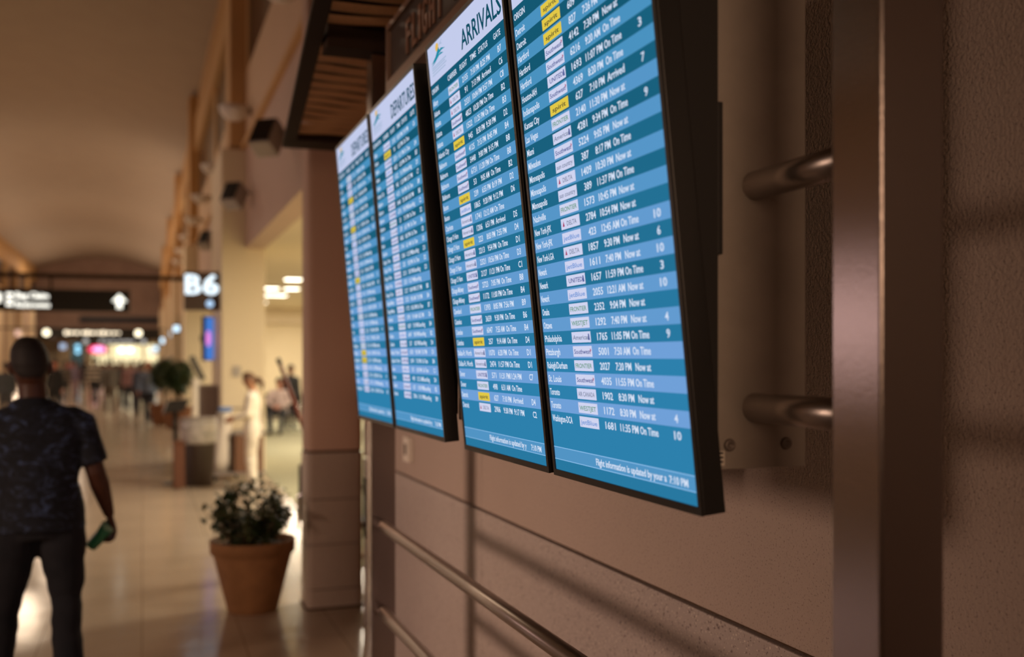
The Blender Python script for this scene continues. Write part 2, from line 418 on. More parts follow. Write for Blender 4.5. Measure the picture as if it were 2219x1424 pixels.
ARR2 = '''Detroit|Y|511|7:24 PM|Now at|
Detroit|Y|609|7:25 PM|Now at|
Hartford|Y|827|7:26 PM|Now at|
Hartford|S|4142|7:30 PM|Now at|
Hartford|S|6216|9:20 AM|On Time|
Houston-IAH|U|1693|11:07 PM|On Time|3
Indianapolis|S|4369|8:20 PM|On Time|
Kansas City|Y|627|7:10 PM|Arrived|7
Las Vegas|F|2140|11:30 PM|Now at|
Miami|A|4281|9:34 PM|On Time|9
Milwaukee|S|5224|9:05 PM|Now at|
Minneapolis|N|387|8:17 PM|On Time|
Minneapolis|D|1409|10:30 PM|Now at|
Minneapolis|N|389|11:37 PM|On Time|
Nashville|F|1573|10:45 PM|Now at|
New York-JFK|D|2784|10:54 PM|Now at|
New York-JFK|J|423|12:45 AM|On Time|10
New York-LGA|D|1857|9:30 PM|Now at|6
Newark|J|1611|7:40 PM|Now at|10
Newark|U|1657|11:59 PM|On Time|3
Newark|J|2055|12:21 AM|Now at|10
Omaha|F|2352|9:04 PM|Now at|
Ottawa|W|1292|7:40 PM|Now at|4
Philadelphia|A|1765|11:05 PM|On Time|9
Pittsburgh|S|5001|7:50 AM|On Time|
Raleigh/Durham|F|2027|7:20 PM|Now at|
St. Louis|S|4035|11:55 PM|On Time|
Toronto|C|1902|8:30 PM|Now at|
Toronto|W|1172|8:30 PM|Now at|4
Washington-DCA|J|1681|11:35 PM|On Time|10'''
def rows(t): return [l.split('|') for l in t.split('\n')]
A1, A2 = rows(ARR1), rows(ARR2)
rr = random.Random(3)
def departures(src, ys_):
    out = []
    for i, r in enumerate(src):
        r = list(r); r[1] = 'Y' if i in ys_ else rr.choice('SSDFAUJS')
        r[3] = src[(i*7+3) % 30][3]; r[4] = rr.choice(['On Time', 'On Time', 'Boarding', src[(i*5) % 30][3]]); r[5] = src[(i*11+1) % 30][5]
        out.append(r)
    return out
D1_, D2_ = departures(A2, (3, 7, 14, 24, 25)), departures(A1, (1,))
def screen_mesh(title, rows_, first, foot=('Flight information is updated by y', .44)):
    bm = bmesh.new(); Z1, Z2, Z3 = .0006, .0010, .0014
    V = lambda v: v*H_
    quad(bm, 0, W_, V(.9095), V(1), Z1, I_white)
    quad(bm, 0, W_, V(.8749), V(.9095), Z1, I_dark[0])
    P = .02614; top = .8749
    for i in range(30):
        v1 = top-P*i; v0 = v1-P
        mi = I_light[min(3, i*4//30)] if i % 2 == 0 else I_dark[min(5, i*6//30)]
        quad(bm, 0, W_, V(v0), V(v1), Z1, mi)
    quad(bm, 0, W_, V(.0455), V(top-P*30), Z1, I_dark[5])
    quad(bm, 0, W_, V(.0215), V(.0455), Z1, I_foot)
    quad(bm, 0, W_, 0, V(.0215), Z1, I_dark[4])
    quad(bm, 0, W_, V(.0450), V(.0465), Z2, I_line); quad(bm, 0, W_, V(.0207), V(.0222), Z2, I_line)
    if first:
        put_text(bm, title, .485*W_, V(.9255), .0455, .49*W_, Z2, I_tdark, bold=.0012)
    # emblem: sun, aeroplane and teal waves, grey lines of lettering below
        def el(cx, cy, a, b, mi, z):
            poly(bm, [((cx+a*math.cos(t*math.pi/10))*W_, V(cy)+b*math.sin(t*math.pi/10)) for t in range(20)], z, mi)
        el(.150, .9845, .024, .0105, I_sun, Z2)
        def wave(pts, mi, z): poly(bm, [(u*W_, V(v)) for u, v in pts], z, mi)
        wave([(.05, .955), (.12, .966), (.16, .978), (.175, .9815), (.185, .973), (.21, .9745), (.27, .9665), (.215, .9685), (.175, .9655), (.13, .958)], I_teal, Z3)
        wave([(.045, .949), (.10, .958), (.15, .964), (.20, .9655), (.24, .9595), (.17, .9615), (.10, .9535)], I_teal, Z2)
        wave([(.16, .9835), (.20, .9875), (.235, .995), (.215, .986), (.235, .9815), (.20, .984)], I_faint, Z3)
        for k, v in enumerate((.9455, .9405, .9345, .9275)): quad(bm, .05*W_, (.27-.02*(k % 2))*W_, V(v)-.0018, V(v)+.0018, Z2, I_faint)
    for s, u0, u1 in (('ORIGIN' if 'ARR' in title else 'DESTINATION', .01, .115 if 'ARR' in title else .2), ('CARRIER', .262, .392), ('FLIGHT', .437, .535), ('TIME', .576, .654), ('STATUS', .684, .796), ('GATE', .866, .944)):
        put_text(bm, s, u0*W_, V(.8857), .0135, (u1-u0)*W_, Z2, I_text, bold=.0005)
    for i, (city, car, num, tm, st, gate) in enumerate(rows_):
        vc = top-P*(i+.5); vb = V(vc)-.0070; cap = .0142
        put_text(bm, city, .012*W_, vb, cap, .0128*W_*len(city), Z2, I_text, bold=.0005)
        quad(bm, .254*W_, .406*W_, V(vc)-.0105, V(vc)+.0105, Z2, I_yel if car == 'Y' else I_lab)
        nm, ci = CAR[car]
        n_ = len(nm); wd = min(.13, .0185*n_)*W_
        put_text(bm, nm, .33*W_ + (.008 if car == 'D' else 0), V(vc)-.0047, .0092, wd*(.85 if car == 'D' else 1), Z3, ci, 'c')
        if car == 'D': poly(bm, [(.268*W_, V(vc)-.005), (.285*W_, V(vc)-.005), (.2765*W_, V(vc)+.006)], Z3, I_red)
        if car in 'AU': poly(bm, [(.385*W_, V(vc)-.006), (.40*W_, V(vc)-.006), (.395*W_, V(vc)+.006), (.388*W_, V(vc)+.006)], Z3, I_navy)
        if car == 'S': poly(bm, [(.393*W_, V(vc)-.003), (.402*W_, V(vc)+.003), (.393*W_, V(vc)+.006)], Z3, I_red)
        put_text(bm, num, .492*W_, vb, cap, .0185*W_*len(num), Z2, I_text, 'c', bold=.0005)
        put_text(bm, tm, (.622)*W_, vb, cap, .0150*W_*len(tm), Z2, I_text, 'c', bold=.0006)
        put_text(bm, st, .75*W_, vb, cap, .0160*W_*len(st), Z2, I_text, 'c', bold=.0006)
        if gate: put_text(bm, gate, .918*W_, vb, cap, .0195*W_*len(gate), Z2, I_text, 'c', bold=.0006)
    if first is not None:
        put_text(bm, foot[0], .355*W_, V(.0335)-.0068, .0136, foot[1]*W_, Z2, I_text, bold=.0006)
        put_text(bm, '7:10 PM', .846*W_, V(.0325)-.0068, .0136, .105*W_, Z2, I_text, bold=.0006)
    return bm
def monitor(label, X0, Zr, t, Y0, title, rows_, first=True):
    root = thing('flight_monitor', label, 'monitor', group='portrait flight information monitors')
    M = Matrix(((0, -math.sin(t), -math.cos(t), X0), (-1, 0, 0, Y0), (0, math.cos(t), -math.sin(t), EYE+Zr), (0, 0, 0, 1)))
    root.matrix_world = M
    bm = bmesh.new(); e = .0105; g = .0135; lip = .0035
    box(bm, -e, W_+e, -g, H_+e, -.040, -.0002, bev=.002)
    for a in ((-e, 0, -g, H_+e), (W_, W_+e, -g, H_+e), (0, W_, -g, 0), (0, W_, H_, H_+e)): box(bm, *a, -.001, lip)
    hs = obj('housing', bm, M_black, root)
    obj('display', screen_mesh(title, rows_, first, ('Flight information is updated by y', .44) if first else ('Flight information is updated by your a', .475)), SCR, root)
    return root
monitor('farthest portrait monitor, left one of the two blue DEPARTURES screens', .8264, -.233, .0867, 4.137, 'DEPARTURES', D1_)
monitor('right one of the two blue DEPARTURES screens, beside the gap', .8264, -.233, .0867, 3.487, 'DEPARTURES', D2_)
monitor('blue ARRIVALS screen with sun and wave emblem, sharpest in the photo', .8314, -.2376, .1032, 2.690, 'ARRIVALS', A1)
monitor('nearest and largest portrait monitor, blue list from Detroit to Washington', .8314, -.2376, .1032, 2.041, 'ARRIVALS', A2, False)

# black wedge enclosures carrying each pair, end plates, frame
def enclosure(label, X0, Zr, t, ya, yb):
    def back(v, off=.0402):    # a point on the monitors' backs at height fraction v
        return (X0-math.sin(t)*H_*v+math.cos(t)*off, EYE+Zr+math.cos(t)*H_*v+math.sin(t)*off)
    a, b = back(.06), back(.97)
    bm = prism(bmesh.new(), [a, (.868, a[1]), (.868, b[1]), b], 'y', ya, yb)
    o = obj('mounting_case', bm, M_black_matte); tag(o, label, 'mount', 'black wedge cases behind the monitor pairs')
    for y in (ya-.0,):
        obj('latch', B(.8681, .878, ya+.001, ya+.0145, EYE+.165, EYE+.41, bev=.002), M_black_matte, o)
    return o
enclosure('black wedge case behind the two near screens, against the zinc plate', .8314, -.2376, .1032, 1.447, 2.690)
enclosure('black wedge case behind the two DEPARTURES screens', .8264, -.233, .0867, 2.892, 4.13)
fr = thing('steel_support_frame', 'brushed steel frame of square posts and round rails carrying the screens', 'frame', (.946, 2.7, 0))
def P_(name, bm, m, sm=False):
    o = obj(name, bm, m, fr, sm); o.matrix_parent_inverse = Matrix.Translation((-.946, -2.7, 0)); return o
TOP = EYE+1.262
P_('post', B(.895, .997, 1.093, 1.194, 0, TOP, bev=.004), M_steel)
P_('post', B(.895, .997, 4.228, 4.330, 0, TOP, bev=.004), M_steel)
for z in (EYE-.7045, EYE-1.063): P_('lower_rail', tube(bmesh.new(), [(.946, 1.194, z), (.946, 4.228, z)], .024, 20), M_rail, True)
for z in (EYE+.281, EYE-.0825):
    for a, b in ((1.194, 1.462), (2.70, 2.88), (4.14, 4.228)):
        P_('upper_rail', tube(bmesh.new(), [(.946, a, z), (.946, b, z)], .024, 20), M_rail, True)
for y, lab in ((1.462, 1), (2.688, 0), (2.882, 0), (4.13, 0)):
    p = P_('end_plate', B(.8695, 1.044, y, y+.010, EYE-.182, EYE+.985, bev=.001), M_plate)
    if lab or y == 2.882:
        for x in (.898, 1.006):
            bm = lathe(bmesh.new(), [(.0105, 0), (.0105, .002), (.008, .0045), (.0045, .0045), (.004, .002)], 20)
            for v in bm.verts: v.co = Vector((x+v.co.x, y-v.co.z, EYE-.143+v.co.y))
            bmesh.ops.recalc_face_normals(bm, faces=bm.faces[:])
            s = obj('screw', bm, M_screw, p, True)
        s = B(.8715, .889, y-.0008, y-.0001, EYE-.176, EYE-.152)
        obj('sticker', s, M_white, p)
        bm = bmesh.new()
        for k in range(3): box(bm, .874, .886, y-.0014, y-.0008, EYE-.171+k*.007, EYE-.168+k*.007)
        obj('sticker_print', bm, M_black, p)

# ------------------------------------------------------------------ FLIGHT sign
sg = thing('information_sign', 'brown FLIGHT lettered sign hung below the mesh canopy, above the screens', 'sign', (.92, 2.6, EYE+1.0))
def S_(name, bm, m, par=None):
    o = obj(name, bm, m, par or sg)
    if par is None: o.matrix_parent_inverse = Matrix.Translation((-.92, -2.6, -EYE-1.0))
    return o
SX, SY0, SY1, SZ0, SZ1 = .88, 1.225, 3.86, EYE+1.035, EYE+1.25
S_('panel', B(SX+.012, SX+.10, SY0, SY1, SZ0+.01, SZ1-.01), M_signbrown)
bm = bmesh.new()
box(bm, SX-.004, SX+.11, SY0-.02, SY1+.02, SZ0-.028, SZ0+.01); box(bm, SX-.004, SX+.11, SY0-.02, SY1+.02, SZ1-.01, SZ1+.012)
box(bm, SX-.004, SX+.11, SY1, SY1+.02, SZ0+.01, SZ1-.01); box(bm, SX-.004, SX+.11, SY0-.02, SY0, SZ0+.01, SZ1-.01)
S_('frame', bm, M_signframe)
bm = bmesh.new()
Mt = Matrix(((0, 0, -1, SX+.011), (-1, 0, 0, 0), (0, 1, 0, 0), (0, 0, 0, 1)))
for wi, (word, y0) in enumerate((('FLIGHT', 3.60), ('INFORMATION', 3.0))):
    y = y0
    for ch in word:
        V, F, x0, x1 = text_geo(ch); wd = .022 if ch == 'I' else .058
        put_text(bm, ch, -y, SZ0+.045, .122, wd, 0, 0, M=Mt, bold=.004); y -= wd+.030
r = bmesh.ops.extrude_face_region(bm, geom=bm.faces[:])
for v in r['geom']:
    if isinstance(v, bmesh.types.BMVert): v.co.x -= .006
S_('lettering', bm, M_letter)

# ------------------------------------------------------------------ canopy
z0 = EYE+1.30
cn = thing('mesh_canopy', 'brown framed canopy of corrugated mesh overhead above the screens', 'canopy', (1.0, 3.0, z0))
def N_(name, bm, m, sm=False):
    o = obj(name, bm, m, cn, sm); o.matrix_parent_inverse = Matrix.Translation((-1.0, -3.0, -z0)); return o
def ex(y): return .589+(y-3.785)*.0848
YF, YN = 6.52, .2
N_('side_beam', prism(bmesh.new(), [(ex(YN), YN), (ex(YF), YF), (ex(YF)+.075, YF), (ex(YN)+.055, YN)], 'z', z0, z0+.035), M_canopy)
N_('end_beam', prism(bmesh.new(), [(ex(YF)+.076, YF), (XW-.005, YF), (XW-.005, YF-.26), (ex(YF-.26)+.076, YF-.26)], 'z', z0, z0+.10), M_canopy)
N_('end_beam', prism(bmesh.new(), [(ex(YN)+.06, YN), (XW-.005, YN), (XW-.005, YN+.1), (ex(YN)+.07, YN+.1)], 'z', z0, z0+.10), M_canopy)
N_('cross_beam', B(ex(4.28)+.078, 1.39, 4.20, 4.34, z0-.038, z0+.06), M_canopy)
N_('cross_beam', B(ex(1.14)+.078, 1.39, 1.07, 1.21, z0-.038, z0+.06), M_canopy)
bm = bmesh.new(); y = YN+.12; k = 0
while y < YF-.34:                 # perforated strips; gaps between them shape the dark shade bands of the corrugation
    if not (4.10 < y < 4.36):
        rows_ = []
        for dy, dz in ((0, .020), (.035, .0), (.070, .006), (.100, .045)):
            row = []
            for j in range(13):
                t = j/12; yy = y+dy+.022*math.sin(5.2*t+.35*k)+.012*math.sin(11*t+k)
                x0 = ex(yy)+.079; x = x0+(XW-.006-x0)*t
                row.append(bm.verts.new((x, yy, z0+.035+dz)))
            rows_.append(row)
        for a_, b_ in zip(rows_, rows_[1:]):
            for j in range(12): bm.faces.new((a_[j], a_[j+1], b_[j+1], b_[j]))
    y += .150; k += 1
N_('mesh_sheet', bm, M_mesh, True)
N_('gap_backing', prism(bmesh.new(), [(ex(YN)+.06, YN+.1), (XW-.006, YN+.1), (XW-.006, YF-.1), (ex(YF)+.06, YF-.1)], 'z', z0+.16, z0+.17), M_canopy)  # added dark cover above the strips, keeps the gaps dark

# ------------------------------------------------------------------ small fittings near the far post
o = thing('switch_box', 'small beige wall box with a dark button, beyond the far steel post', 'switch', (XW, 5.55, EYE-.507))
obj('cover', B(-.032, -.001, -.06, .06, -.068, .068, bev=.004), M_white, o)
obj('button', B(-.036, -.032, -.02, .02, -.03, .03, bev=.002), M_joint, o)
bm = bmesh.new(); z = EYE-.74
box(bm, 1.365, 1.394, 6.50, 6.54, EYE-.75, EYE-.40)
o = tag(obj('slotted_channel', bm, M_rail), 'thin slotted metal strip at the end of the wall, above the dark bar', 'bracket')
for k in range(7): obj('slot', B(1.366, 1.390, 6.494, 6.4999, EYE-.735+k*.048, EYE-.710+k*.048), M_black, o)
bm = tube(bmesh.new(), [(1.358, 6.62, EYE-1.17), (1.358, 6.62, EYE-.78)], .013, 12)
o = tag(obj('pull_bar', bm, M_black, smooth=True), 'dark upright bar fixed to the end of the wall beside the pilaster', 'handle')
for z in (-1.14, -.81): obj('bracket', B(1.358, 1.394, 6.61, 6.63, EYE+z-.008, EYE+z+.008), M_black, o)

# ------------------------------------------------------------------ bowl uplights and loudspeakers on the upper wall
def bowl(y, label):
    o = thing('bowl_uplight', label, 'wall lamp', (1.26, y, EYE+3.60), group='bowl uplights along the upper wall')
    bm = bmesh.new(); prof = [(.02, -.17), (.09, -.155), (.155, -.11), (.20, -.05), (.225, .03), (.215, .03), (.19, -.045), (.145, -.095), (.08, -.135)]
    lathe(bm, prof, 28); bmesh.ops.recalc_face_normals(bm, faces=bm.faces[:])
    obj('bowl', bm, M_white, o, True)
    obj('wall_arm', B(.18, .239, -.04, .04, -.06, .02), M_plate, o)
for y, l in ((10.15, 'white bowl uplight at the very top of the photo, nearest the camera'), (15.5, 'largest fully visible white bowl uplight, left of the canopy corner'), (20.3, 'second full white bowl uplight along the beam, above the first loudspeaker'),
             (24.2, 'third full white bowl uplight along the receding beam'), (28.2, 'fourth full white bowl uplight along the receding beam'), (32.4, 'fifth full white bowl uplight, well down the hall'), (36.5, 'small far white bowl uplight above the lit gate sign'), (40.6, 'farthest white bowl uplight on the receding beam')):
    bowl(y, l)
def speaker(y, z, label):
    o = thing('loudspeaker', label, 'loudspeaker', (1.27, y, EYE+z), R(-38), group='loudspeakers under the upper beam')
    T = Matrix.Rotation(R(-32), 4, 'X')
    M_spk = MATS.get('grey_speaker') or mat('grey_speaker', (.34, .29, .26, 1), .5)
    obj('cabinet', B(-.13, .13, -.16, .08, -.17, .17, bev=.02, M=T), M_spk, o)
    obj('grille', B(-.11, .11, -.172, -.161, -.15, .15, bev=.004, M=T), M_black, o)
    obj('bracket', tube(bmesh.new(), [(0, .05, .05), (.10, .20, .10)], .02, 8), M_black, o)
speaker(11.2, 2.30, 'grey loudspeaker half hidden behind the canopy corner')
speaker(15.4, 2.30, 'grey loudspeaker in clear view on the pier, above the lounge opening')
speaker(22.0, 2.36, 'small grey loudspeaker farther down the wall, above the B6 sign')

# ------------------------------------------------------------------ signs
M_sgn = mat('sign_black', (.008, .007, .006, 1), .4)
M_lit = emi('sign_white_glow', (1, .97, .84, 1), 1.9)
M_litb = emi('sign_cool_glow', (.62, .84, 1, 1), 2.0)
M_litdim = emi('sign_dim_glow', (1, .82, .58, 1), 2.2)
M_lit2 = emi('far_arrow_glow', (1, .88, .62, 1), 3.0)
gb = thing('sign_gantry', 'thin brown beam across the hall that holds up the black arrow sign', 'gantry', (-3, 23, EYE+1.66))
obj('beam', B(-5.2, 4.48, -.05, .05, -.045, .045), M_canopy, gb)
for x in (-1.6, 1.25): obj('hanger', B(x-.02, x+.02, -.02, .02, -.27, -.045), M_canopy, gb)
sn = thing('overhead_sign', 'long black overhead sign with white up arrow and lit lettering', 'sign', (-3, 23, EYE+1.16))
obj('panel', B(-2.2, 2.76, -.09, .09, -.225, .225, bev=.01), M_sgn, sn)
bm = bmesh.new(); MS = Matrix(((1, 0, 0, 0), (0, 0, -1, -.0925), (0, 1, 0, 0), (0, 0, 0, 1)))
def XS(px):   # local x on the sign plane for a photo column
    a = (px-1109.5)/2240; s_, c_ = math.sin(YAW), math.cos(YAW)
    return 23*(s_+a*c_)/(c_-a*s_)+3
poly(bm, [(XS(259)-.15, -.01), (XS(259)+.15, -.01), (XS(259), .15)], 0, 0, MS); quad(bm, XS(259)-.055, XS(259)+.055, -.15, -.01, 0, 0, MS)
obj('arrow', bm, M_lit, sn)
bm = bmesh.new()
for k in range(3): quad(bm, XS(14), XS(30), -.13+k*.1, -.07+k*.1, 0, 0, MS)
put_text(bm, 'Bag Claim', XS(35), .03, .115, XS(105)-XS(35), 0, 0, M=MS, bold=.01)
put_text(bm, 'Restrooms', XS(35), -.15, .105, XS(108)-XS(35), 0, 0, M=MS, bold=.01)
quad(bm, XS(-40), XS(4), -.06, .12, 0, 0, MS)
obj('lettering', bm, emi('sign_lettering_glow', (1, .96, .85, 1), 1.9), sn)

g6 = thing('gate_sign', 'lit gate B6 sign on a dark brown box fixed to the cream pier', 'sign', (.85, 16.62, EYE+1.02))
obj('box', B(-.25, .284, -.10, .10, -.30, .29, bev=.008), mat('gate_sign_brown', (.06, .03, .018, 1), .5), g6)
bm = bmesh.new(); MG = Matrix(((1, 0, 0, 0), (0, 0, -1, -.102), (0, 1, 0, 0), (0, 0, 0, 1)))
M_b6 = emi('b6_glow', (.80, .92, 1, 1), 1.5)
put_text(bm, 'B', -.235, -.055, .31, .215, 0, 0, M=MG, bold=.025); obj('lettering', bm, M_b6, g6)
bm = bmesh.new(); put_text(bm, '6', .025, -.055, .31, .215, 0, 0, M=MG, bold=.025); obj('lettering', bm, M_b6, g6)
bm = bmesh.new()
poly(bm, [(.13+.055*math.cos(a*math.pi/8), -.20+.055*math.sin(a*math.pi/8)) for a in range(16)], 0, 0, MG)
obj('symbol', bm, emi('b6_symbol_glow', (.50, .72, 1, 1), 1.1), g6)

def small_gate(x, y, z, s, label):
    o = thing('gate_sign', label, 'sign', (x, y, EYE+z), group='lit gate signs farther down the hall')
    obj('box', B(-s*.8, s*.8, -.08, .08, -s, s, bev=.01), M_sgn, o)
    obj('lit_face', B(-s*.62, s*.62, -.09, -.081, -s*.55, s*.7), M_litb, o)
    obj('hanger', tube(bmesh.new(), [(s*.79, 0, 0), (1.56-x, 0, 0), (1.58-x, 0, 1.70-z)], .02, 8), M_black, o)
small_gate(1.26, 42.5, 1.10, .17, 'rightmost of the pale blue lit gate signs down the hall')
small_gate(1.28, 48.0, 1.00, .20, 'pale blue lit gate sign, second from the right down the hall')
small_gate(1.16, 63.0, .93, .24, 'pale blue lit gate sign, third from the right down the hall')
small_gate(1.0, 85.0, .66, .26, 'lowest and farthest pale blue lit gate sign, above the crowd')

# far overhead signs

o = thing('overhead_sign', 'second black overhead sign far down the hall with lit round arrows', 'sign', (-2.4, 60, EYE+1.30))
obj('panel', B(-2.65, 3.35, -.1, .1, -.27, .27), M_sgn, o)
bm = bmesh.new(); MF = Matrix(((1, 0, 0, 0), (0, 0, -1, -.11), (0, 1, 0, 0), (0, 0, 0, 1)))
def XF(px, Y=60, x0=-2.4):
    a = (px-1109.5)/2240; s_, c_ = math.sin(YAW), math.cos(YAW)
    return Y*(s_+a*c_)/(c_-a*s_)-x0
bm.free()
for p in (101, 300):
    bm = bmesh.new(); poly(bm, [(XF(p)+.17*math.cos(a*math.pi/8), .17*math.sin(a*math.pi/8)) for a in range(16)], 0, 0, MF); obj('arrow', bm, M_lit2, o)
bm = bmesh.new()
for p in (144, 190, 224): poly(bm, [(XF(p)+.11*math.cos(a*math.pi/8), .11*math.sin(a*math.pi/8)) for a in range(16)], 0, 0, MF)
for a, b in ((150, 160), (162, 172), (176, 185), (196, 206), (209, 218), (231, 240), (243, 252), (255, 260)): quad(bm, XF(a), XF(b), -.06, .06, 0, 0, MF)
obj('lettering', bm, M_litdim, o)
obj('beam', B(-5.8, 3.9, .11, .2, .18, .27), M_canopy, o)
o = thing('overhead_sign', 'third and lowest black overhead sign, dim lettering over the shop lights', 'sign', (-2.0, 84, EYE+1.18))
obj('panel', B(-2.5, 2.5, -.1, .1, -.25, .25), M_sgn, o)
bm = bmesh.new()
for p in (186, 311): poly(bm, [(XF(p, 84, -2.0)+.18*math.cos(a*math.pi/8), .18*math.sin(a*math.pi/8)) for a in range(16)], 0, 0, MF)
for a, b in ((215, 224), (228, 236), (240, 250), (256, 266), (270, 282), (286, 292)): quad(bm, XF(a, 84, -2.0), XF(b, 84, -2.0), -.09, .09, 0, 0, MF)
obj('lettering', bm, emi('dim_grey_glow', (.8, .75, .7, 1), .8), o)
obj('beam', B(-6.5, 3.5, .11, .2, .16, .25), M_canopy, o)

# shop front at the far end
sh = thing('shop_front', 'brightly lit cream shop front at the far end of the hall', 'shop', (-1.2, 97.5, 0))
M_shop = emi('shop_light', (1, .84, .48, 1), 1.35)
M_shop2 = emi('shop_light_bright', (1, .93, .68, 1), 4.0)
obj('wall_panel', B(-5.6, 2.9, 0, .3, 0, 3.4), M_cream, sh)
for a, b in ((-2.9, -1.5), (-1.3, 1.2), (1.45, 2.5)):
    w_ = obj('display_window', B(a, b, -.06, -.001, 1.1, 2.9), M_shop, sh)
for x in (-2.2, -.5, .2, 2.0): obj('window_lamp', B(x-.25, x+.25, -.14, -.07, 2.2, 2.6), M_shop2, sh)
o = thing('neon_sign', 'pink and red lit sign left of the shop lights', 'sign', (-3.55, 94.2, 2.42))
bm = bmesh.new(); poly(bm, [(.75*math.cos(a*math.pi/12), .36*math.sin(a*math.pi/12)) for a in range(24)], 0, 0, MF)
obj('rim', bm, emi('neon_red', (1, .05, .14, 1), 1.6), o)
bm = bmesh.new(); poly(bm, [(.5*math.cos(a*math.pi/12)+.1, .2*math.sin(a*math.pi/12)+.03) for a in range(24)], .02, 0, MF)
obj('centre', bm, emi('neon_pink', (1, .45, .85, 1), 2.0), o)
obj('case', B(-.8, .8, -.1, .1, -.4, .4), M_sgn, o)
obj('pole', B(-.05, .05, .0, .1, -2.42, -.4), M_sgn, o)
o = thing('advert_panel', 'tall blue advert panel with two glowing spots, behind the crowd', 'advert', (-4.9, 90, 0))
obj('panel', B(-.5, .5, -.08, .08, .2, 3.0), mat('advert_blue', (.05, .16, .26, 1), .5), o)
bm = bmesh.new()
for z in (2.62, 2.98-.75): poly(bm, [(.17*math.cos(a*math.pi/8)+.03, z+.17*math.sin(a*math.pi/8)) for a in range(16)], 0, 0, MF)
obj('glow_spot', bm, emi('advert_glow', (.35, .75, 1, 1), 1.8), o)
obj('base', B(-.3, .3, -.15, .15, 0, .2), M_sgn, o)
for x, y, z, s, c, l in ((-8.15, 79.1+.2, 3.45, .2, (1, .6, .45, 1), 'left of two faint warm wall lamps above the man'), (-6.6, 88, 3.39, .2, (1, .6, .45, 1), 'right of two faint warm wall lamps above the man'), (-5.7, 86, 2.6, .2, (.5, .65, .9, 1), 'pale blue square lamp left of the blue advert panel'), (.85, 90, 2.3, .3, (1, .9, .8, 1), 'bright warm white lamp at the right end of the shop')):
    o = thing('lamp_box', l, 'lamp', (x, y, z))
    obj('lit_face', B(-s, s, -.05, 0, -s, s), emi('lamp_face_glow', c, 1.0), o)
    obj('back_box', B(-s, s, .001, .08, -s, s), M_sgn, o)
    obj('stem', B(-.02, .02, .02, .06, -z, -s) if z < 3.4 else B(-.14, .14, -.02, .02, -.02, .02), M_sgn, o)

# hanging gate display, kiosk etc.
o = thing('gate_display', 'blue and pink lit portrait display on the dark side of the cream pier', 'display', (1.0, 17.4, EYE+.30), R(62))
obj('case', B(-.17, .17, -.03, .03, -.36, .36, bev=.01), M_black, o)
bm = bmesh.new(); MD = Matrix(((1, 0, 0, 0), (0, 0, -1, -.032), (0, 1, 0, 0), (0, 0, 0, 1)))
quad(bm, -.155, .155, -.34, .34, 0, 0, MD); poly(bm, [(-.05+.09*math.cos(a*math.pi/8), .0+.13*math.sin(a*math.pi/8)) for a in range(16)], .001, 1, MD)
obj('picture', bm, [emi('display_blue', (.06, .20, .62, 1), 1.0), emi('display_pink', (.85, .25, .75, 1), 1.1)], o)
obj('bracket', B(-.03, .03, .03, .12, -.05, .05), M_black, o)

o = thing('check_in_kiosk', 'slim white kiosk with a tilted dark screen behind the waste bin', 'kiosk', (1.02, 21.5, 0), R(10))
obj('stem', B(-.07, .07, -.06, .06, .03, 1.36, bev=.01), M_white, o)
obj('base', B(-.2, .2, -.2, .2, 0, .03, bev=.01), M_white, o)
T = Matrix.Translation((0, -.05, 1.56)) @ Matrix.Rotation(R(-26), 4, 'Y')
obj('screen', B(-.055, .055, -.03, .03, -.26, .26, bev=.01, M=T), M_black, o)
o = thing('podium', 'taupe upright cabinet standing against the side of the cream pier', 'cabinet', (.985, 17.1, 0))
obj('body', B(-.14, .14, -.15, .15, .04, 1.30, bev=.01), mat('taupe_laminate', (.30, .24, .21, 1), .5), o)
obj('top', B(-.145, .145, -.17, .17, 1.30, 1.34, bev=.005), M_plate, o)
obj('plinth', B(-.12, .12, -.13, .13, 0, .04), M_black, o)

# ------------------------------------------------------------------ waste bin, lectern, folded board
o = thing('waste_bin', 'dark brown waste bin with silver grey collar of plastic bag', 'bin', (.74, 15.0, 0))
obj('body', lathe(bmesh.new(), [(.19, 0), (.195, .01), (.225, .58), (.225, .60), (.20, .60)], 36), mat('bin_brown', (.045, .028, .02, 1), .5), o, True)
bm = bmesh.new(); prof = []
for i, (rr_, z) in enumerate(((.235, .585), (.255, .62), (.24, .68), (.262, .74), (.248, .80), (.258, .86), (.24, .90), (.15, .905))): prof.append((rr_, z))
lathe(bm, prof, 40)
for v in bm.verts:
    k = 1+.04*noise.noise(v.co*9); v.co.x *= k; v.co.y *= k
obj('bag_collar', bm, mat('silver_bag', (.62, .58, .54, 1), .22, 0, noise_amt=.35, noise_scale=9), o, True)
obj('lid', lathe(bmesh.new(), [(.245, .90), (.25, .915), (.24, .94), (.10, .95)], 36), M_plate, o, True)
o = thing('lectern', 'black lectern with a slanted top on a thin post, left of the bin', 'lectern', (.44, 15.3, 0))
obj('base', lathe(bmesh.new(), [(.17, 0), (.17, .015), (.05, .03)], 28), M_black, o, True)
obj('pole', tube(bmesh.new(), [(0, 0, .02), (0, 0, 1.02)], .035, 14), M_black, o, True)
bm = prism(bmesh.new(), [(-.17, .99), (.10, 1.02), (.20, 1.19), (-.10, 1.17)], 'y', -.14, .14)
obj('top', bm, M_black, o)
o = thing('folding_board', 'rust orange folding board standing between the lectern and the bin', 'board', (.475, 14.58, 0), R(6))
obj('front_panel', B(-.07, .07, -.012, .012, .02, .66, M=Matrix.Rotation(R(-5), 4, 'X')), mat('rust_orange', (.11, .032, .010, 1), .6), o)
obj('rear_panel', B(-.07, .07, .09, .114, .0, .64, M=Matrix.Rotation(R(5), 4, 'X')), MATS['rust_orange'], o)

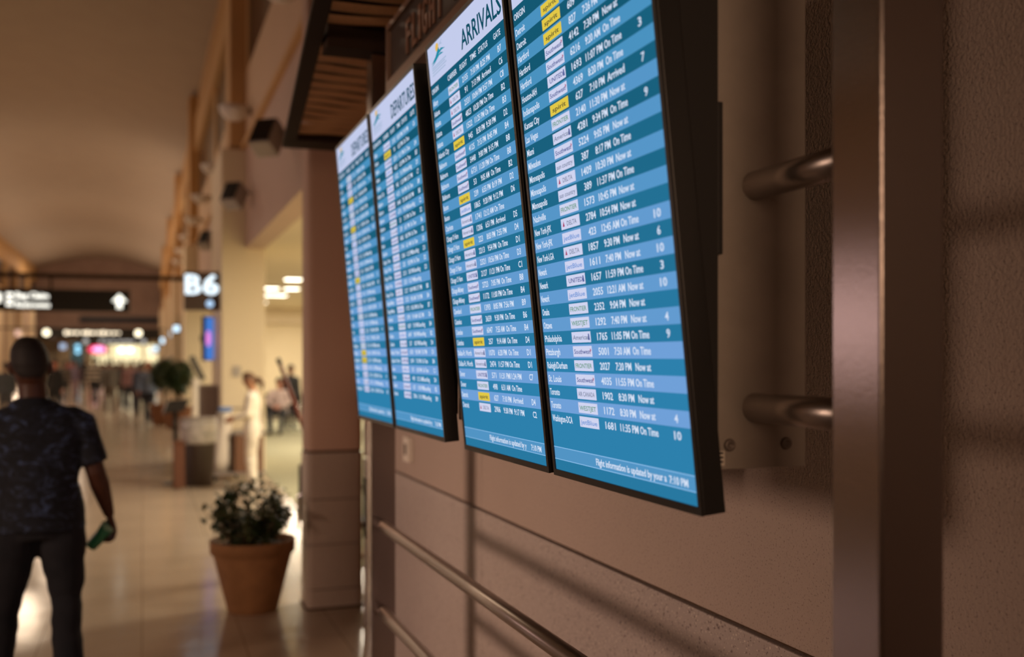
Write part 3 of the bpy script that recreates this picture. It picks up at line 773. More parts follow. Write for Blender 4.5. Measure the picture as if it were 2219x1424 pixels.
# ------------------------------------------------------------------ people
def V3(x, y, z): return Vector((x, y, z))
DEF = dict(pel=(0, 0, .515), waist=(0, .0, .60), chest=(0, 0, .725), neck=(0, -.005, .835), head=(0, .008, .928),
           ls=(-.108, 0, .787), rs=(.108, 0, .787), le=(-.135, -.01, .63), re=(.135, -.01, .63), lw=(-.14, .03, .485), rw=(.14, .03, .485),
           lh=(-.052, 0, .49), rh=(.052, 0, .49), lk=(-.055, .01, .275), rk=(.055, .01, .275), la=(-.055, -.01, .045), ra=(.055, -.01, .045),
           lf=(-.062, .085, .018), rf=(.062, .085, .018))
def hand(bm, w_, d, side, s, curl=.5):
    """five-fingered hand from wrist w_ along direction d; palm faces the thigh"""
    d = d.normalized(); inw = Vector((-side, 0, 0)); inw = (inw-d*inw.dot(d)).normalized(); fw = d.cross(inw)
    if fw.y < 0: fw = -fw
    loft(bm, [(w_, inw*.016*s, fw*.024*s), (w_+d*.03*s, inw*.014*s, fw*.034*s), (w_+d*.07*s, inw*.014*s, fw*.042*s), (w_+d*.095*s, inw*.011*s, fw*.040*s)], 12)
    for k, (off, ln) in enumerate(((.031, .070), (.011, .080), (-.010, .074), (-.030, .058))):
        b0 = w_+d*.088*s+fw*off*s
        p1 = b0+(d*math.cos(curl*.5)+inw*math.sin(curl*.5))*ln*.45*s
        p2 = p1+(d*math.cos(curl*1.3)+inw*math.sin(curl*1.3))*ln*.32*s
        p3 = p2+(d*math.cos(curl*2.0)+inw*math.sin(curl*2.0))*ln*.28*s
        tube(bm, [b0, p1, p2, p3], [.0095*s, .009*s, .0082*s, .0072*s], 8, True)
    t0 = w_+d*.03*s+fw*.028*s; t1 = t0+(d*.7+fw*.7+inw*.3).normalized()*.035*s; t2 = t1+(d*.9+fw*.25+inw*.45).normalized()*.034*s
    tube(bm, [t0, t1, t2], [.013*s, .0105*s, .009*s], 8, True)
def person(label, loc, rz, h, pose=None, build=1.0, skin=(.22, .10, .05, 1), shirt=(.2, .2, .2, 1), trousers=(.03, .03, .04, 1), hair=(.02, .012, .01, 1), shoes=(.02, .02, .02, 1),
           long_sleeve=True, voxel=.013, hair_style='short', coat=0, hs=1.0, group=None, shirt_mat=None, trouser_mat=None, hem=.30, curl=.6):
    J = {k: Vector(v)*h for k, v in {**DEF, **(pose or {})}.items()}
    s = h/1.75; bw = build
    root = thing('person', label, 'person', loc, rz, group)
    m_skin = mat('skin_tone', skin, .55); m_sh = shirt_mat or mat('shirt_fabric', shirt, .85, noise_amt=.15, noise_scale=12)
    m_tr = trouser_mat or mat('trouser_fabric', trousers, .85, noise_amt=.2, noise_scale=10)
    X = Vector((1, 0, 0)); Y = Vector((0, 1, 0))
    sh_axis = (J['rs']-J['ls']).normalized(); fwd = Vector((-sh_axis.y, sh_axis.x, 0)).normalized()
    def torso(bm, g, zmin=None):
        p, wst, c, nk = J['pel'], J['waist'], J['chest'], J['neck']
        loft(bm, [(p-V3(0, 0, .035*h), X*.070*h*bw*g, Y*.055*h*bw*g), (p, X*.098*h*bw*g, Y*.068*h*bw*g), (p.lerp(wst, .6), X*.094*h*bw*g, Y*.064*h*bw*g), (wst, sh_axis*.088*h*bw*g, fwd*.062*h*bw*g),
                  (wst.lerp(c, .5), sh_axis*.094*h*bw*g, fwd*.064*h*bw*g), (c, sh_axis*.106*h*bw*g, fwd*.067*h*bw*g), (c.lerp(nk, .40), sh_axis*.112*h*bw*g, fwd*.060*h*bw*g),
                  (c.lerp(nk, .62), sh_axis*.099*h*bw*g, fwd*.052*h*bw*g), (c.lerp(nk, .82), sh_axis*.062*h*bw*g, fwd*.043*h*bw*g), (nk, sh_axis*.036*h*bw*g, fwd*.036*h*bw*g)], 24)
    def arm(bm, sd, g, to=1.0, sleeve=False):
        a, e, w_ = J[sd+'s'], J[sd+'e'], J[sd+'w']
        base = J['chest'].lerp(J['neck'], .35)
        tube(bm, [base.lerp(a, .45), base.lerp(a, .85)-V3(0, 0, .004*h), a.lerp(e, .08), a.lerp(e, .38)], [.036*h*g*bw, .037*h*g*bw, .0355*h*g*bw, .032*h*g*bw], 14, True)
        if to <= .6:
            q = a.lerp(e, to/.5*.8); tube(bm, [a.lerp(q, .3), a.lerp(q, .6), q], [.030*h*g*bw, .033*h*g*bw, .034*h*g*bw], 14)
        else:
            tube(bm, [a.lerp(e, .22), a.lerp(e, .5), e, e.lerp(w_, .3), e.lerp(w_, .7), w_.lerp(e, .04 if sleeve else 0)], [.028*h*g*bw, .030*h*g*bw, .026*h*g*bw, .027*h*g*bw, .021*h*g*bw, (.019 if sleeve else .0155)*h*g*bw], 14, not sleeve)
    def leg(bm, sd, g, to=1.0, hemr=None):
        a, k, n_ = J[sd+'h'], J[sd+'k'], J[sd+'a']
        e = k.lerp(n_, to)
        r_end = (hemr or .022)*h
        tube(bm, [a+V3(0, 0, .03*h), a.lerp(k, .2), a.lerp(k, .6), k, k.lerp(e, .35), e], [.050*h*g*bw, .051*h*g*bw, .043*h*g*bw, .034*h*g*bw, .035*h*g*bw if not hemr else max(.034*h*g, r_end), r_end], 16, not hemr)
    # body: one continuous surface
    bm = bmesh.new(); torso(bm, .93)
    hd, nk = J['head'], J['neck']; ha = (hd-nk).normalized()
    tube(bm, [nk-V3(0, 0, .03*h), nk+ha*.02*h, hd-ha*.01*h], [.036*h*bw, .033*h*bw, .032*h*bw], 16)
    f2 = fwd
    H0 = lambda z, a, b, dy=0: (hd+ha*z*h*hs+f2*dy*h*hs, sh_axis*a*h*hs, f2*b*h*hs)
    loft(bm, [H0(-.066, .018, .022, .020), H0(-.058, .030, .036, .012), H0(-.040, .037, .046, .006), H0(-.015, .042, .051, .002), H0(.010, .044, .053, 0), H0(.035, .042, .051, -.001), H0(.055, .033, .041, -.002), H0(.068, .016, .021, -.002)], 22)
    for sd in (-1, 1):    # ears
        c = hd+sh_axis*sd*.044*h*hs-f2*.004*h-ha*.008*h
        loft(bm, [(c-ha*.018*h, f2*.006*h, sh_axis*.004*h), (c-ha*.006*h+sh_axis*sd*.003*h, f2*.011*h, sh_axis*.006*h), (c+ha*.010*h+sh_axis*sd*.004*h, f2*.013*h, sh_axis*.006*h), (c+ha*.018*h, f2*.008*h, sh_axis*.004*h)], 10)
    # nose, brow, chin
    tube(bm, [hd+f2*.050*h+ha*.004*h, hd+f2*.062*h-ha*.016*h], [.007*h, .010*h], 8, True)
    tube(bm, [hd+f2*.040*h-ha*.040*h-sh_axis*.012*h, hd+f2*.040*h-ha*.040*h+sh_axis*.012*h], .012*h, 8, True)
    for sd in ('l', 'r'):
        arm(bm, sd, .9); leg(bm, sd, .86)
        hand(bm, J[sd+'w'], (J[sd+'w']-J[sd+'e'].lerp(J[sd+'w'], .5)), -1 if sd == 'l' else 1, s*(1.16 if voxel <= .012 else 1.05), curl)
        tube(bm, [J[sd+'a']+V3(0, 0, .01*h), J[sd+'a'].lerp(J[sd+'f'], .5), J[sd+'f']], [.022*h, .020*h, .014*h], 10, True)
    body = obj('body', remesh(bm, voxel if voxel > .012 else .0055, 1, 'body'), m_skin, root)
    # face details
    for sd in (-1, 1):
        bm = bmesh.new(); c = hd+f2*.0475*h*hs+sh_axis*sd*.016*h+ha*.0*h
        loft(bm, [(c-f2*.004*h, sh_axis*.007*h, ha*.004*h), (c+f2*.0045*h, sh_axis*.005*h, ha*.003*h)], 10)
        obj('eye', bm, m_eye, body, True)
    bm = bmesh.new(); c = hd+f2*.051*h*hs-ha*.034*h
    loft(bm, [(c-f2*.005*h, sh_axis*.014*h, ha*.004*h), (c+f2*.002*h, sh_axis*.011*h, ha*.0025*h)], 10)
    obj('mouth', bm, m_lip, body, True)
    # shirt
    bm = bmesh.new(); torso(bm, 1.04); p = J['pel']
    if not coat: loft(bm, [(p-V3(0, 0, .03*h), X*.112*h*bw, Y*.082*h*bw), (p+V3(0, 0, .03*h), X*.108*h*bw, Y*.078*h*bw), (J['waist'], X*.096*h*bw, Y*.068*h*bw)], 24)
    for sd in ('l', 'r'): arm(bm, sd, 1.16, 1 if long_sleeve else .52, True)
    if coat:
        p = J['pel']; loft(bm, [(p-V3(0, 0, coat*h), X*.100*h*bw, Y*.075*h*bw), (p+V3(0, 0, .03*h), X*.104*h*bw, Y*.074*h*bw)], 20)
    me = remesh(bm, voxel, 2, 'shirt')
    b2 = bmesh.new(); b2.from_mesh(me)    # cut at the hem and open the neck
    cut = J['pel'].z-(.02*h if not coat else coat*h-.002)
    if not coat: bmesh.ops.bisect_plane(b2, geom=b2.verts[:]+b2.edges[:]+b2.faces[:], plane_co=(0, 0, cut), plane_no=(0, 0, -1), clear_outer=True)
    for v in b2.verts:
        k = noise.noise(v.co*Vector((9, 9, 5))*1.1)*.007*s; v.co += v.normal*k
    b2.to_mesh(me); b2.free()
    for q in me.polygons: q.use_smooth = True
    obj('shirt', me, m_sh, root)
    # trousers
    bm = bmesh.new(); p = J['pel']
    loft(bm, [(p-V3(0, 0, .045*h), X*.088*h*bw, Y*.064*h*bw), (p-V3(0, 0, .01*h), X*.101*h*bw, Y*.071*h*bw), (p+V3(0, 0, .045*h), X*.094*h*bw, Y*.066*h*bw)], 22)
    for sd in ('l', 'r'): leg(bm, sd, 1.12, 1-hem*.12, .036*bw)
    me = remesh(bm, voxel, 2, 'trousers')
    for v in me.vertices:
        k = noise.noise(v.co*Vector((8, 8, 14)))*.011*s*(1 if v.co.z < J['pel'].z-.1*h else .3); v.co += v.normal*k
    obj('trousers', me, m_tr, root)
    # shoes
    m_shoe = mat('shoe_leather', shoes, .5)
    for sd in ('l', 'r'):
        bm = bmesh.new(); a, t = J[sd+'a'], J[sd+'f']; d = (t-a); d2 = Vector((d.x, d.y, 0)).normalized() if Vector((d.x, d.y)).length > .02 else Y; sx = d2.cross(V3(0, 0, 1))
        heel = a-d2*.02*h; 
        dn = (t-a).normalized(); upv = sx.cross(dn).normalized()
        if upv.z < 0: upv = -upv
        zb = -.018*h
        loft(bm, [(heel-d2*.012*h-V3(0, 0, .008*h), sx*.015*h, upv*.022*h), (heel-V3(0, 0, .006*h), sx*.022*h, upv*.032*h), (a.lerp(t, .4), sx*.025*h, upv*.026*h), (a.lerp(t, .8), sx*.028*h, upv*.018*h), (t+dn*.012*h, sx*.018*h, upv*.011*h)], 14)
        mn = min(v.co.z for v in bm.verts)
        if a.z < .075*h:
            for v in bm.verts: v.co.z = max(v.co.z, 0)
        obj('shoe', bm, m_shoe, root, True)
    # hair
    m_hair = mat('hair', hair, .7)
    bm = bmesh.new(); e = 1.035 if hair_style == 'cropped' else 1.09
    loft(bm, [H0(-.002, .044*e, .046*e, -.009), H0(.020, .045*e, .052*e, -.003), H0(.040, .041*e, .049*e, -.002), H0(.058, .032*e, .040*e, -.002), H0(.072, .014*e, .019*e, -.002)], 22)
    if hair_style == 'cropped': loft(bm, [H0(-.034, .024, .016, -.0300), H0(-.018, .038, .030, -.0215), H0(.004, .0440, .044, -.0105)], 18)
    if hair_style != 'cropped': loft(bm, [H0(-.040, .030, .020, -.034), H0(-.015, .040, .030, -.027), H0(.01, .045, .036, -.018)], 18)
    if hair_style == 'ponytail':
        b0 = hd-f2*.052*h+ha*.015*h
        tube(bm, [b0, b0-f2*.028*h-ha*.005*h, b0-f2*.040*h-ha*.045*h, b0-f2*.034*h-ha*.095*h], [.016*h, .022*h, .021*h, .008*h], 12, True)
    if hair_style == 'long': loft(bm, [H0(-.12, .036, .020, -.030), H0(-.06, .044, .028, -.028), H0(.0, .046, .040, -.016)], 16)
    obj('hair', remesh(bm, min(voxel, .010), 1, 'hair'), m_hair, root)
    return root
m_eye = mat('eye', (.05, .03, .02, 1), .3); m_lip = mat('lips', (.30, .10, .08, 1), .5)

def shirt_pattern():
    m = mat('navy_brush_print_cotton', (.012, .013, .018, 1), .85); nt = m.node_tree; b = nt.nodes['Principled BSDF']
    tc = next(n for n in nt.nodes if n.type == 'TEX_COORD')
    mp = nt.nodes.new('ShaderNodeMapping'); mp.inputs['Scale'].default_value = (1.2, 1.0, 2.2); mp.inputs['Rotation'].default_value = (0, .5, 0)
    nt.links.new(tc.outputs['Object'], mp.inputs['Vector'])
    n = nt.nodes.new('ShaderNodeTexNoise'); n.inputs['Scale'].default_value = 9; n.inputs['Detail'].default_value = 8; n.inputs['Distortion'].default_value = 1.6; n.inputs['Roughness'].default_value = .7
    nt.links.new(mp.outputs[0], n.inputs['Vector'])
    rp = nt.nodes.new('ShaderNodeValToRGB'); cr = rp.color_ramp
    cr.elements[0].position = .47; cr.elements[0].color = (.0022, .0036, .009, 1); cr.elements[1].position = .66; cr.elements[1].color = (.065, .105, .24, 1)
    e = cr.elements.new(.56); e.color = (.012, .017, .034, 1)
    nt.links.new(n.outputs['Fac'], rp.inputs[0]); nt.links.new(rp.outputs[0], b.inputs['Base Color'])
    return m
# the man in the foreground, walking away (faces +Y)
H_MAN = 1.868
u = 1/H_MAN
mp_ = dict(pel=(.0, 0, .505), waist=(0, 0, .60), chest=(0, 0, .725), neck=(-.012*1, 0, .842), head=(-.020, .005, .932),
           rs=(.104, 0, .776), ls=(-.104, 0, .776), re=(.146, -.010, .632), rw=(.182, .035, .510), le=(-.155, .0, .63), lw=(-.165, .05, .50),
           lh=(-.060, 0, .47), rh=(.058, 0, .47), lk=(-.085, .035, .275), la=(-.105, .05, .045), lf=(-.11, .135, .018),
           rk=(.070, -.005, .285), ra=(.072, -.135, .125), rf=(.076, -.115, .035))
man_x, man_y = -.500, 5.80
person('man in a dark patterned t-shirt and jeans walking away, in the left foreground', (man_x, man_y, 0), R(5), H_MAN, mp_, 1.10, skin=(.062, .016, .005, 1),
       shirt_mat=shirt_pattern(), trouser_mat=mat('dark_denim', (.0035, .0045, .009, 1), .9, col2=(.009, .009, .014, 1), noise_scale=6), hair=(.014, .009, .008, 1),
       shoes=(.02, .02, .025, 1), long_sleeve=False, voxel=.012, hair_style='cropped', hem=.4, curl=.95, hs=1.08)
# what he holds: a squeezed green drink cup
cr_, sr_ = math.cos(R(5)), math.sin(R(5))
def man_pt(x, y, z): return Vector((man_x+cr_*x-sr_*y, man_y+sr_*x+cr_*y, z))*1
hp = man_pt(.172*H_MAN, .045*H_MAN, .508*H_MAN-.105)
cup = tag(bpy.data.objects.new('drink_cup', None), 'small green drink cup held in the lowered right hand of the walking man', 'cup'); C.objects.link(cup); cup.location = hp-Vector((.03, .0, .02)); cup.rotation_euler = (R(20), R(38), 0)
bm = lathe(bmesh.new(), [(.026, -.07), (.030, -.068), (.033, -.02), (.030, .02), (.036, .07), (.032, .072)], 20)
for v in bm.verts: v.co.x *= 1+.15*noise.noise(v.co*25)
obj('cup_body', bm, mat('green_plastic', (.035, .22, .11, 1), .35), cup, True)
obj('lid', lathe(bmesh.new(), [(.034, .073), (.038, .075), (.037, .084), (.015, .088)], 20), mat('pale_green_plastic', (.25, .45, .3, 1), .3), cup, True)

# woman in white by the cleaning cart (faces the cart, to the left)
wd_ = 13.9
wx = wd_*(.3371+((546-1109.5)/2240)*.9415); wy = wd_*(.9415-((546-1109.5)/2240)*.3371)
person('woman with brown ponytail in an all white uniform at the cleaning cart', (wx, wy, 0), R(82), 1.59,
       dict(re=(.125, .03, .64), rw=(.09, .14, .60), le=(-.125, .03, .64), lw=(-.08, .15, .60), head=(0, .02, .925), rk=(.045, .0, .275), lk=(-.04, .02, .275)), 1.0,
       skin=(.42, .20, .11, 1), shirt=(.82, .74, .62, 1), trousers=(.80, .72, .60, 1), hair=(.10, .045, .02, 1), shoes=(.6, .55, .5, 1), hair_style='ponytail', coat=.07)
# seated person in the lounge
person('person in a pale shirt and dark trousers sitting in the lounge, hands together', (2.98, 24.3, .02), R(160), 1.70,
       dict(pel=(0, -.06, .275), waist=(0, -.07, .36), chest=(0, -.06, .485), neck=(0, -.03, .595), head=(0, -.01, .69), ls=(-.108, -.04, .565), rs=(.108, -.04, .565), le=(-.15, .02, .42), re=(.15, .02, .42), lw=(-.04, .13, .37), rw=(.04, .13, .37),
            lh=(-.052, -.04, .27), rh=(.052, -.04, .27), lk=(-.085, .20, .285), rk=(.085, .20, .285), la=(-.07, .20, .045), ra=(.07, .20, .045), lf=(-.08, .29, .018), rf=(.08, .29, .018)), 1.0,
       skin=(.5, .22, .15, 1), shirt=(.70, .55, .54, 1), trousers=(.03, .03, .04, 1), long_sleeve=True, voxel=.016)
person('dark haired person in black standing behind the lounge seats', (3.42, 25.6, .006), R(200), 1.60, None, 1.0, skin=(.30, .13, .08, 1), shirt=(.03, .03, .035, 1), trousers=(.02, .02, .03, 1), voxel=.018)

WALK = dict(lk=(-.05, .06, .275), la=(-.05, .09, .055), lf=(-.05, .17, .03), rk=(.05, -.01, .28), ra=(.052, -.12, .075), rf=(.055, -.05, .018), re=(.135, .03, .63), rw=(.13, .11, .50), le=(-.135, -.05, .63), lw=(-.14, -.07, .48))
def at(px, Y):
    a = (px-1109.5)/2240; s_, c_ = math.sin(YAW), math.cos(YAW); return Y*(s_+a*c_)/(c_-a*s_)
def stripes(c1, c2):
    m = mat('striped_knit', c1, .85); nt = m.node_tree; b = nt.nodes['Principled BSDF']; tc = next(n for n in nt.nodes if n.type == 'TEX_COORD')
    wv = nt.nodes.new('ShaderNodeTexWave'); wv.bands_direction = 'Z'; wv.inputs['Scale'].default_value = 2.1
    nt.links.new(tc.outputs['Object'], wv.inputs['Vector'])
    rp = nt.nodes.new('ShaderNodeValToRGB'); rp.color_ramp.interpolation = 'CONSTANT'; rp.color_ramp.elements[0].color = c1; rp.color_ramp.elements[1].color = c2; rp.color_ramp.elements[1].position = .55
    nt.links.new(wv.outputs['Fac'], rp.inputs[0]); nt.links.new(rp.outputs[0], b.inputs['Base Color']); return m
crowd = [
 ('red-haired person in a grey-blue shirt with a dark jacket, walking nearest in the crowd', 322, 29.5, 170, 1.68, WALK, dict(shirt=(.15, .18, .26, 1), trousers=(.02, .022, .035, 1), hair=(.40, .07, .02, 1), skin=(.45, .14, .07, 1))),
 ('person in a pale grey hooded top and grey trousers, centre of the crowd', 237, 34.5, 5, 1.74, WALK, dict(shirt=(.13, .115, .105, 1), trousers=(.15, .125, .11, 1))),
 ('person in a striped dark and cream sweater walking away down the hall', 205, 41, -4, 1.80, WALK, dict(shirt_mat=stripes((.04, .03, .03, 1), (.45, .38, .30, 1)), trousers=(.02, .02, .022, 1))),
 ('slim person dressed in black, right of the pale grey hooded one', 266, 38, 175, 1.70, WALK, dict(shirt=(.02, .02, .022, 1), trousers=(.02, .02, .022, 1))),
 ('person in a teal scarf and dusty pink top', 283, 36, 178, 1.70, None, dict(shirt=(.20, .10, .10, 1), trousers=(.02, .02, .025, 1), hair=(.03, .09, .11, 1), hair_style='long')),
 ('person in a dark blue jacket just left of the red-haired one', 307, 31.5, 8, 1.66, WALK, dict(shirt=(.03, .035, .06, 1), trousers=(.03, .03, .045, 1))),
 ('person in a dark top with thin stripes at the left of the crowd', 140, 44, 0, 1.66, None, dict(shirt_mat=stripes((.03, .025, .025, 1), (.22, .18, .15, 1)), trousers=(.02, .02, .02, 1))),
 ('person in a lilac top with a pale skirt, left of the striped sweater', 163, 46, 172, 1.66, WALK, dict(shirt=(.17, .13, .19, 1), trousers=(.25, .17, .19, 1), hair_style='long')),
 ('person with a reddish face and black top just right of the walking man', 118, 33, 165, 1.72, None, dict(shirt=(.02, .018, .018, 1), trousers=(.02, .02, .02, 1), skin=(.48, .14, .08, 1))),
 ('person in a grey jacket to the left of the walking man', 12, 30, 0, 1.66, None, dict(shirt=(.07, .075, .085, 1), trousers=(.08, .08, .09, 1))),
 ('distant person in brown between the striped sweater and the grey hood', 222, 56, 0, 1.75, WALK, dict(shirt=(.16, .08, .05, 1), trousers=(.03, .02, .02, 1))),
 ('distant person in a tan coat under the shop lights', 252, 60, 180, 1.72, None, dict(shirt=(.15, .10, .07, 1), trousers=(.05, .04, .04, 1))),
 ('distant person in black at the left end of the shop lights', 182, 58, 0, 1.75, WALK, dict(shirt=(.02, .02, .02, 1), trousers=(.02, .02, .02, 1))),
 ('distant person in a white shirt right of the tan coat', 296, 54, 180, 1.70, WALK, dict(shirt=(.20, .18, .16, 1), trousers=(.04, .04, .05, 1))),
 ('distant person in maroon, left of the lilac top', 152, 62, 0, 1.70, None, dict(shirt=(.20, .05, .05, 1), trousers=(.03, .03, .03, 1))),
]
for lab, px, Y, rz, h, pose, kw in crowd:
    person(lab, (at(px, Y), Y, 0), R(rz), h, pose, 1.02, voxel=.02, group='people walking in the distant hall', **kw)

# ------------------------------------------------------------------ cleaning cart
cx = 15.1*(.3371+((505-1109.5)/2240)*.9415); cy = 15.1*(.9415-((505-1109.5)/2240)*.3371)
ct = thing('cleaning_cart', 'brown cleaning cart with a hanging white bag in front of the woman', 'cart', (cx, cy, 0))
M_cart = mat('cart_brown', (.16, .07, .035, 1), .6)
obj('cabinet', B(.0, .40, -.25, .25, .12, .66, bev=.01), M_cart, ct)
obj('top_tray', B(-.03, .43, -.27, .27, .66, .70, bev=.01), mat('cart_grey', (.22, .18, .16, 1), .5), ct)
obj('deck', B(-.34, .43, -.26, .26, .08, .12, bev=.01), MATS['cart_grey'], ct)
for x in (-.02, .42):
    obj('upright', tube(bmesh.new(), [(x, .24, .1), (x, .24, 1.02)], .014, 10), M_rail, ct, True)
obj('handle', tube(bmesh.new(), [(-.02, .24, 1.02), (.42, .24, 1.02)], .014, 10), M_rail, ct, True)
bm = bmesh.new()
loft(bm, [((-.20, 0, .12), (.14, 0, 0), (0, .16, 0)), ((-.19, 0, .3), (.165, 0, 0), (0, .20, 0)), ((-.16, 0, .6), (.14, 0, 0), (0, .20, 0)), ((-.13, 0, .9), (.11, 0, 0), (0, .2, 0)), ((-.125, 0, .98), (.10, 0, 0), (0, .2, 0))], 32)
for v in bm.verts: v.co += Vector((v.co.x+.17, v.co.y, 0))*.12*noise.noise(Vector((v.co.x*12, v.co.y*12, v.co.z*3)))
obj('laundry_bag', bm, mat('white_plastic_bag', (.66, .58, .50, 1), .45), ct, True)
for x in (-.28, .36):
    for y in (-.2, .2):
        bm = tube(bmesh.new(), [(x-.0, y-.014, .04), (x, y+.014, .04)], .04, 16); obj('caster', bm, M_black, ct, True)
bm = B(-.10, .10, -.08, .08, 0, .07, bev=.03)
for v in bm.verts: v.co += v.co*.2*noise.noise(v.co*14)
o = tag(obj('cloth', bm, mat('blue_cloth', (.12, .22, .48, 1), .8), smooth=True, loc=(cx-.11, cy-.02, .985)), 'bright blue cloth lying on top of the white cart bag', 'cloth')

# ------------------------------------------------------------------ lounge seats, barrier arm
def bench(n, label, loc, rz, grp=None):
    o = thing('airport_seat' if n == 1 else 'seat_row', label, 'seat', loc, rz, grp)
    wd = .56
    obj('beam', B(-n*wd/2, n*wd/2, -.04, .04, .28, .34, bev=.005), M_chrome, o)
    for i in range(n):
        x = (i-(n-1)/2)*wd
        T = Matrix.Rotation(R(4), 4, 'X')
        obj('seat', B(x-.25, x+.25, -.26, .20, .38, .44, bev=.025), M_seat, o)
        obj('backrest', B(x-.25, x+.25, .20, .26, .42, .90, bev=.025), M_seat, o)
    for i in range(n+1):
        x = (i-n/2)*wd
        obj('armrest', tube(bmesh.new(), [(x, .22, .36), (x, .22, .64), (x, .14, .67), (x, -.20, .67), (x, -.24, .62), (x, -.24, .44)], .014, 10), M_chrome, o, True)
    for x in (-n*wd/2+.2, n*wd/2-.2):
        obj('leg', tube(bmesh.new(), [(x, -.26, .015), (x, -.05, .30), (x, .05, .30), (x, .26, .015)], .018, 10), M_chrome, o, True)
    return o
bench(4, 'row of black lounge seats under and beside the seated person', (3.55, 24.75, .006), R(180-20+180), None)
bench(1, 'black airport seat with chrome arms half hidden by the pilaster', (1.56, 8.55, .0), R(35))
o = thing('barrier_arm', 'reddish brown slanting barrier arm in the lounge opening, left of the pilaster', 'barrier', (1.66, 9.75, 0))
obj('housing', B(-.07, .12, -.1, .1, 0, .45, bev=.01), M_cart, o)
obj('arm', tube(bmesh.new(), [(0, -.02, .44), (-.46, -.02, 1.72)], [.028, .018], 12), mat('red_brown_varnish', (.24, .05, .02, 1), .45), o, True)
obj('tip', tube(bmesh.new(), [(-.458, -.02, 1.715), (-.478, -.02, 1.77)], .022, 12), M_black, o, True)
def downlight(x, y, label):
    o = thing('ceiling_light', label, 'ceiling light', (x, y, EYE+1.749), group='square ceiling lights in the lounge')
    obj('trim_ring', B(-.20, .20, -.20, .20, -.03, 0, bev=.005), M_white, o)
    obj('diffuser', B(-.17, .17, -.17, .17, -.042, -.031), emi('diffuser_glow', (1, .93, .74, 1), 7), o)
for x, y, l in ((3.15, 23.2, 'nearest and highest lit ceiling light in the lounge'), (3.05, 26.4, 'left light of the second pair on the lounge ceiling'), (3.55, 26.4, 'right light of the second pair on the lounge ceiling'),
                (3.25, 29.3, 'left light of the third pair on the lounge ceiling'), (3.62, 29.3, 'right light of the third pair on the lounge ceiling'), (3.50, 33.2, 'farthest and lowest lit ceiling light in the lounge')):
    downlight(x, y, l)
o = thing('wall_plate', 'small square wall plate on the front of the cream pier above the cart', 'switch', (1.36, 16.3, EYE-.22))
obj('cover', B(-.06, .06, -.02, -.001, -.08, .08, bev=.004), M_plate, o)

# ------------------------------------------------------------------ plants
def leaves(bm, pts, size, rnd, n_mi=1):
    for p in pts:
        a = rnd.uniform(0, 6.283); t = rnd.uniform(-.9, .9); L = size*rnd.uniform(.7, 1.25); w_ = L*.27
        d = Vector((math.cos(a)*math.cos(t), math.sin(a)*math.cos(t), math.sin(t))); sd = d.cross(Vector((rnd.uniform(-.3, .3), rnd.uniform(-.3, .3), 1))).normalized(); up = sd.cross(d)
        q = [p, p+d*L*.3+sd*w_+up*L*.02, p+d*L*.65+sd*w_*.8-up*L*.01, p+d*L-up*L*.12, p+d*L*.65-sd*w_*.8-up*L*.01, p+d*L*.3-sd*w_+up*L*.02, p+d*L*.45-up*L*.05]
        v = [bm.verts.new(x) for x in q]; mi = rnd.randrange(n_mi)
        for f in ((0, 1, 6), (1, 2, 6), (2, 3, 6), (3, 4, 6), (4, 5, 6), (5, 0, 6)): bm.faces.new([v[i] for i in f]).material_index = mi
M_leaf = [mat('leaf_green', (.045, .075, .028, 1), .42), mat('leaf_dark_green', (.022, .042, .018, 1), .45), mat('leaf_olive', (.085, .095, .035, 1), .45)]
def pot_prof(R0, R1, h, rim): return [(R0*.97, 0), (R0, .01), (R1*.93, h-rim), (R1*.93, h-rim+.004), (R1, h-rim+.012), (R1*1.01, h-.01), (R1, h), (R1*.93, h), (R1*.90, h-.05)]
px_, py_ = .735, 7.48
pl = thing('potted_shrub', 'leafy green shrub in a large clay pot on the polished floor', 'plant', (px_, py_, 0))
bm = lathe(bmesh.new(), pot_prof(.175, .292, .50, .10), 56); bmesh.ops.recalc_face_normals(bm, faces=bm.faces[:])
obj('pot', bm, M_terra, pl, True)
obj('soil', lathe(bmesh.new(), [(.262, .43), (.262, .455), (.15, .465)], 32), M_soil, pl)
rnd = random.Random(11); st = bmesh.new(); lf = bmesh.new()
pts = []
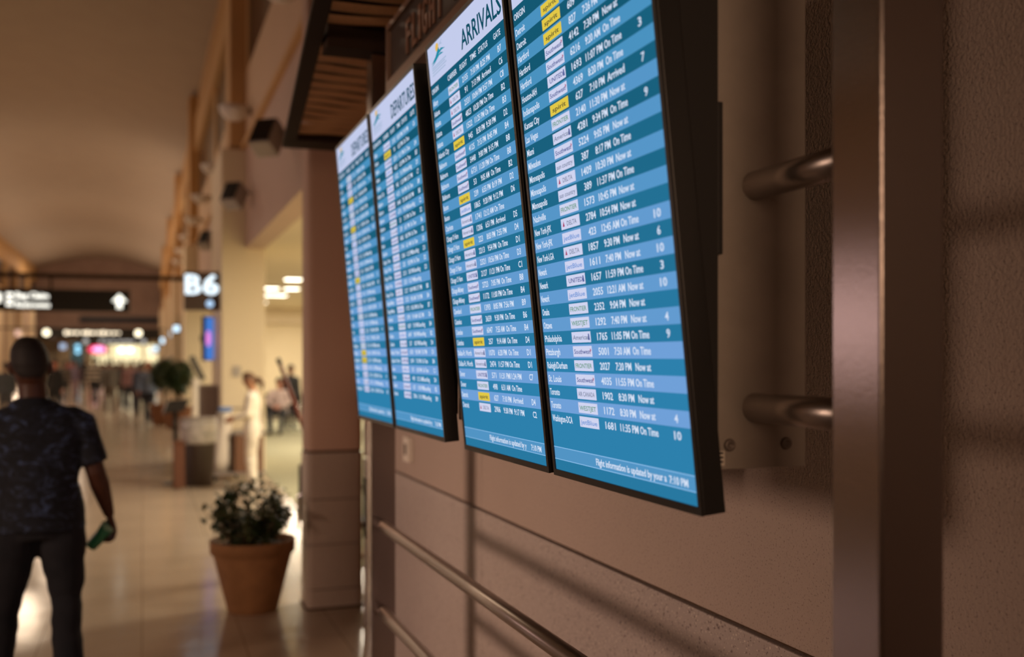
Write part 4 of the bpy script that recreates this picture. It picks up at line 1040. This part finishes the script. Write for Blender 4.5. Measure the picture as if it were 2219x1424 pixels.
for i in range(34):
    a = rnd.uniform(0, 6.283); r0 = rnd.uniform(.02, .15); reach = rnd.uniform(.10, .345); top = .90-.22*(reach/.30)**2*rnd.uniform(.4, 1.1)+rnd.uniform(-.08, .07)
    p0 = Vector((r0*math.cos(a), r0*math.sin(a), .46)); p1 = Vector(((r0+reach*.45)*math.cos(a), (r0+reach*.45)*math.sin(a), .46+(top-.46)*.55)); p2 = Vector((reach*1.05*math.cos(a+.2), reach*1.05*math.sin(a+.2), top))
    tube(st, [p0, p1, p2], [.006, .0045, .002], 5)
    for k in range(26):
        t = rnd.uniform(.12, 1.04); p = p0.lerp(p1, t/.5) if t < .5 else p1.lerp(p2, (t-.5)/.5)
        pts.append(p+Vector((rnd.gauss(0, .022), rnd.gauss(0, .022), rnd.gauss(0, .018))))
leaves(lf, pts, .075, rnd, 3)
obj('stems', st, M_bark, pl); obj('foliage', lf, M_leaf, pl)
def tree(px, Y, label, ph, th, cr):
    o = thing('potted_tree', label, 'plant', (at(px, Y), Y, 0), group='potted trees beside the far gates')
    bm = lathe(bmesh.new(), pot_prof(.26, .36, ph, .1), 30); obj('pot', bm, mat('rust_pot', (.17, .06, .02, 1), .7), o, True)
    obj('soil', lathe(bmesh.new(), [(.32, ph-.07), (.32, ph-.04), (.1, ph-.03)], 20), M_soil, o)
    rn = random.Random(int(px)); tk = bmesh.new(); tube(tk, [(0, 0, ph-.05), (.03, 0, th*.5), (0, .03, th)], [.035, .028, .02], 8)
    for k in range(8):
        a = rn.uniform(0, 6.28); tube(tk, [(0, .0, th*.6), (math.cos(a)*cr*.6, math.sin(a)*cr*.6, th+rn.uniform(-.1, .25))], [.015, .006], 6)
    obj('trunk', tk, M_bark, o, True)
    lv = bmesh.new(); P = []
    while len(P) < 700:
        q = Vector((rn.uniform(-1, 1), rn.uniform(-1, 1), rn.uniform(-1, 1)))
        if q.length < 1 and q.length > .2: P.append(Vector((q.x*cr, q.y*cr, th+.05+q.z*cr*1.15)))
    leaves(lv, P, .17, rn, 3); obj('foliage', lv, M_leaf, o)
tree(386, 27, 'bushy potted tree nearest the cream pier, behind the lectern', .55, 1.25, .34)
tree(354, 28.6, 'bushy potted tree left of the other one, beside the red-haired person', .55, 1.3, .34)
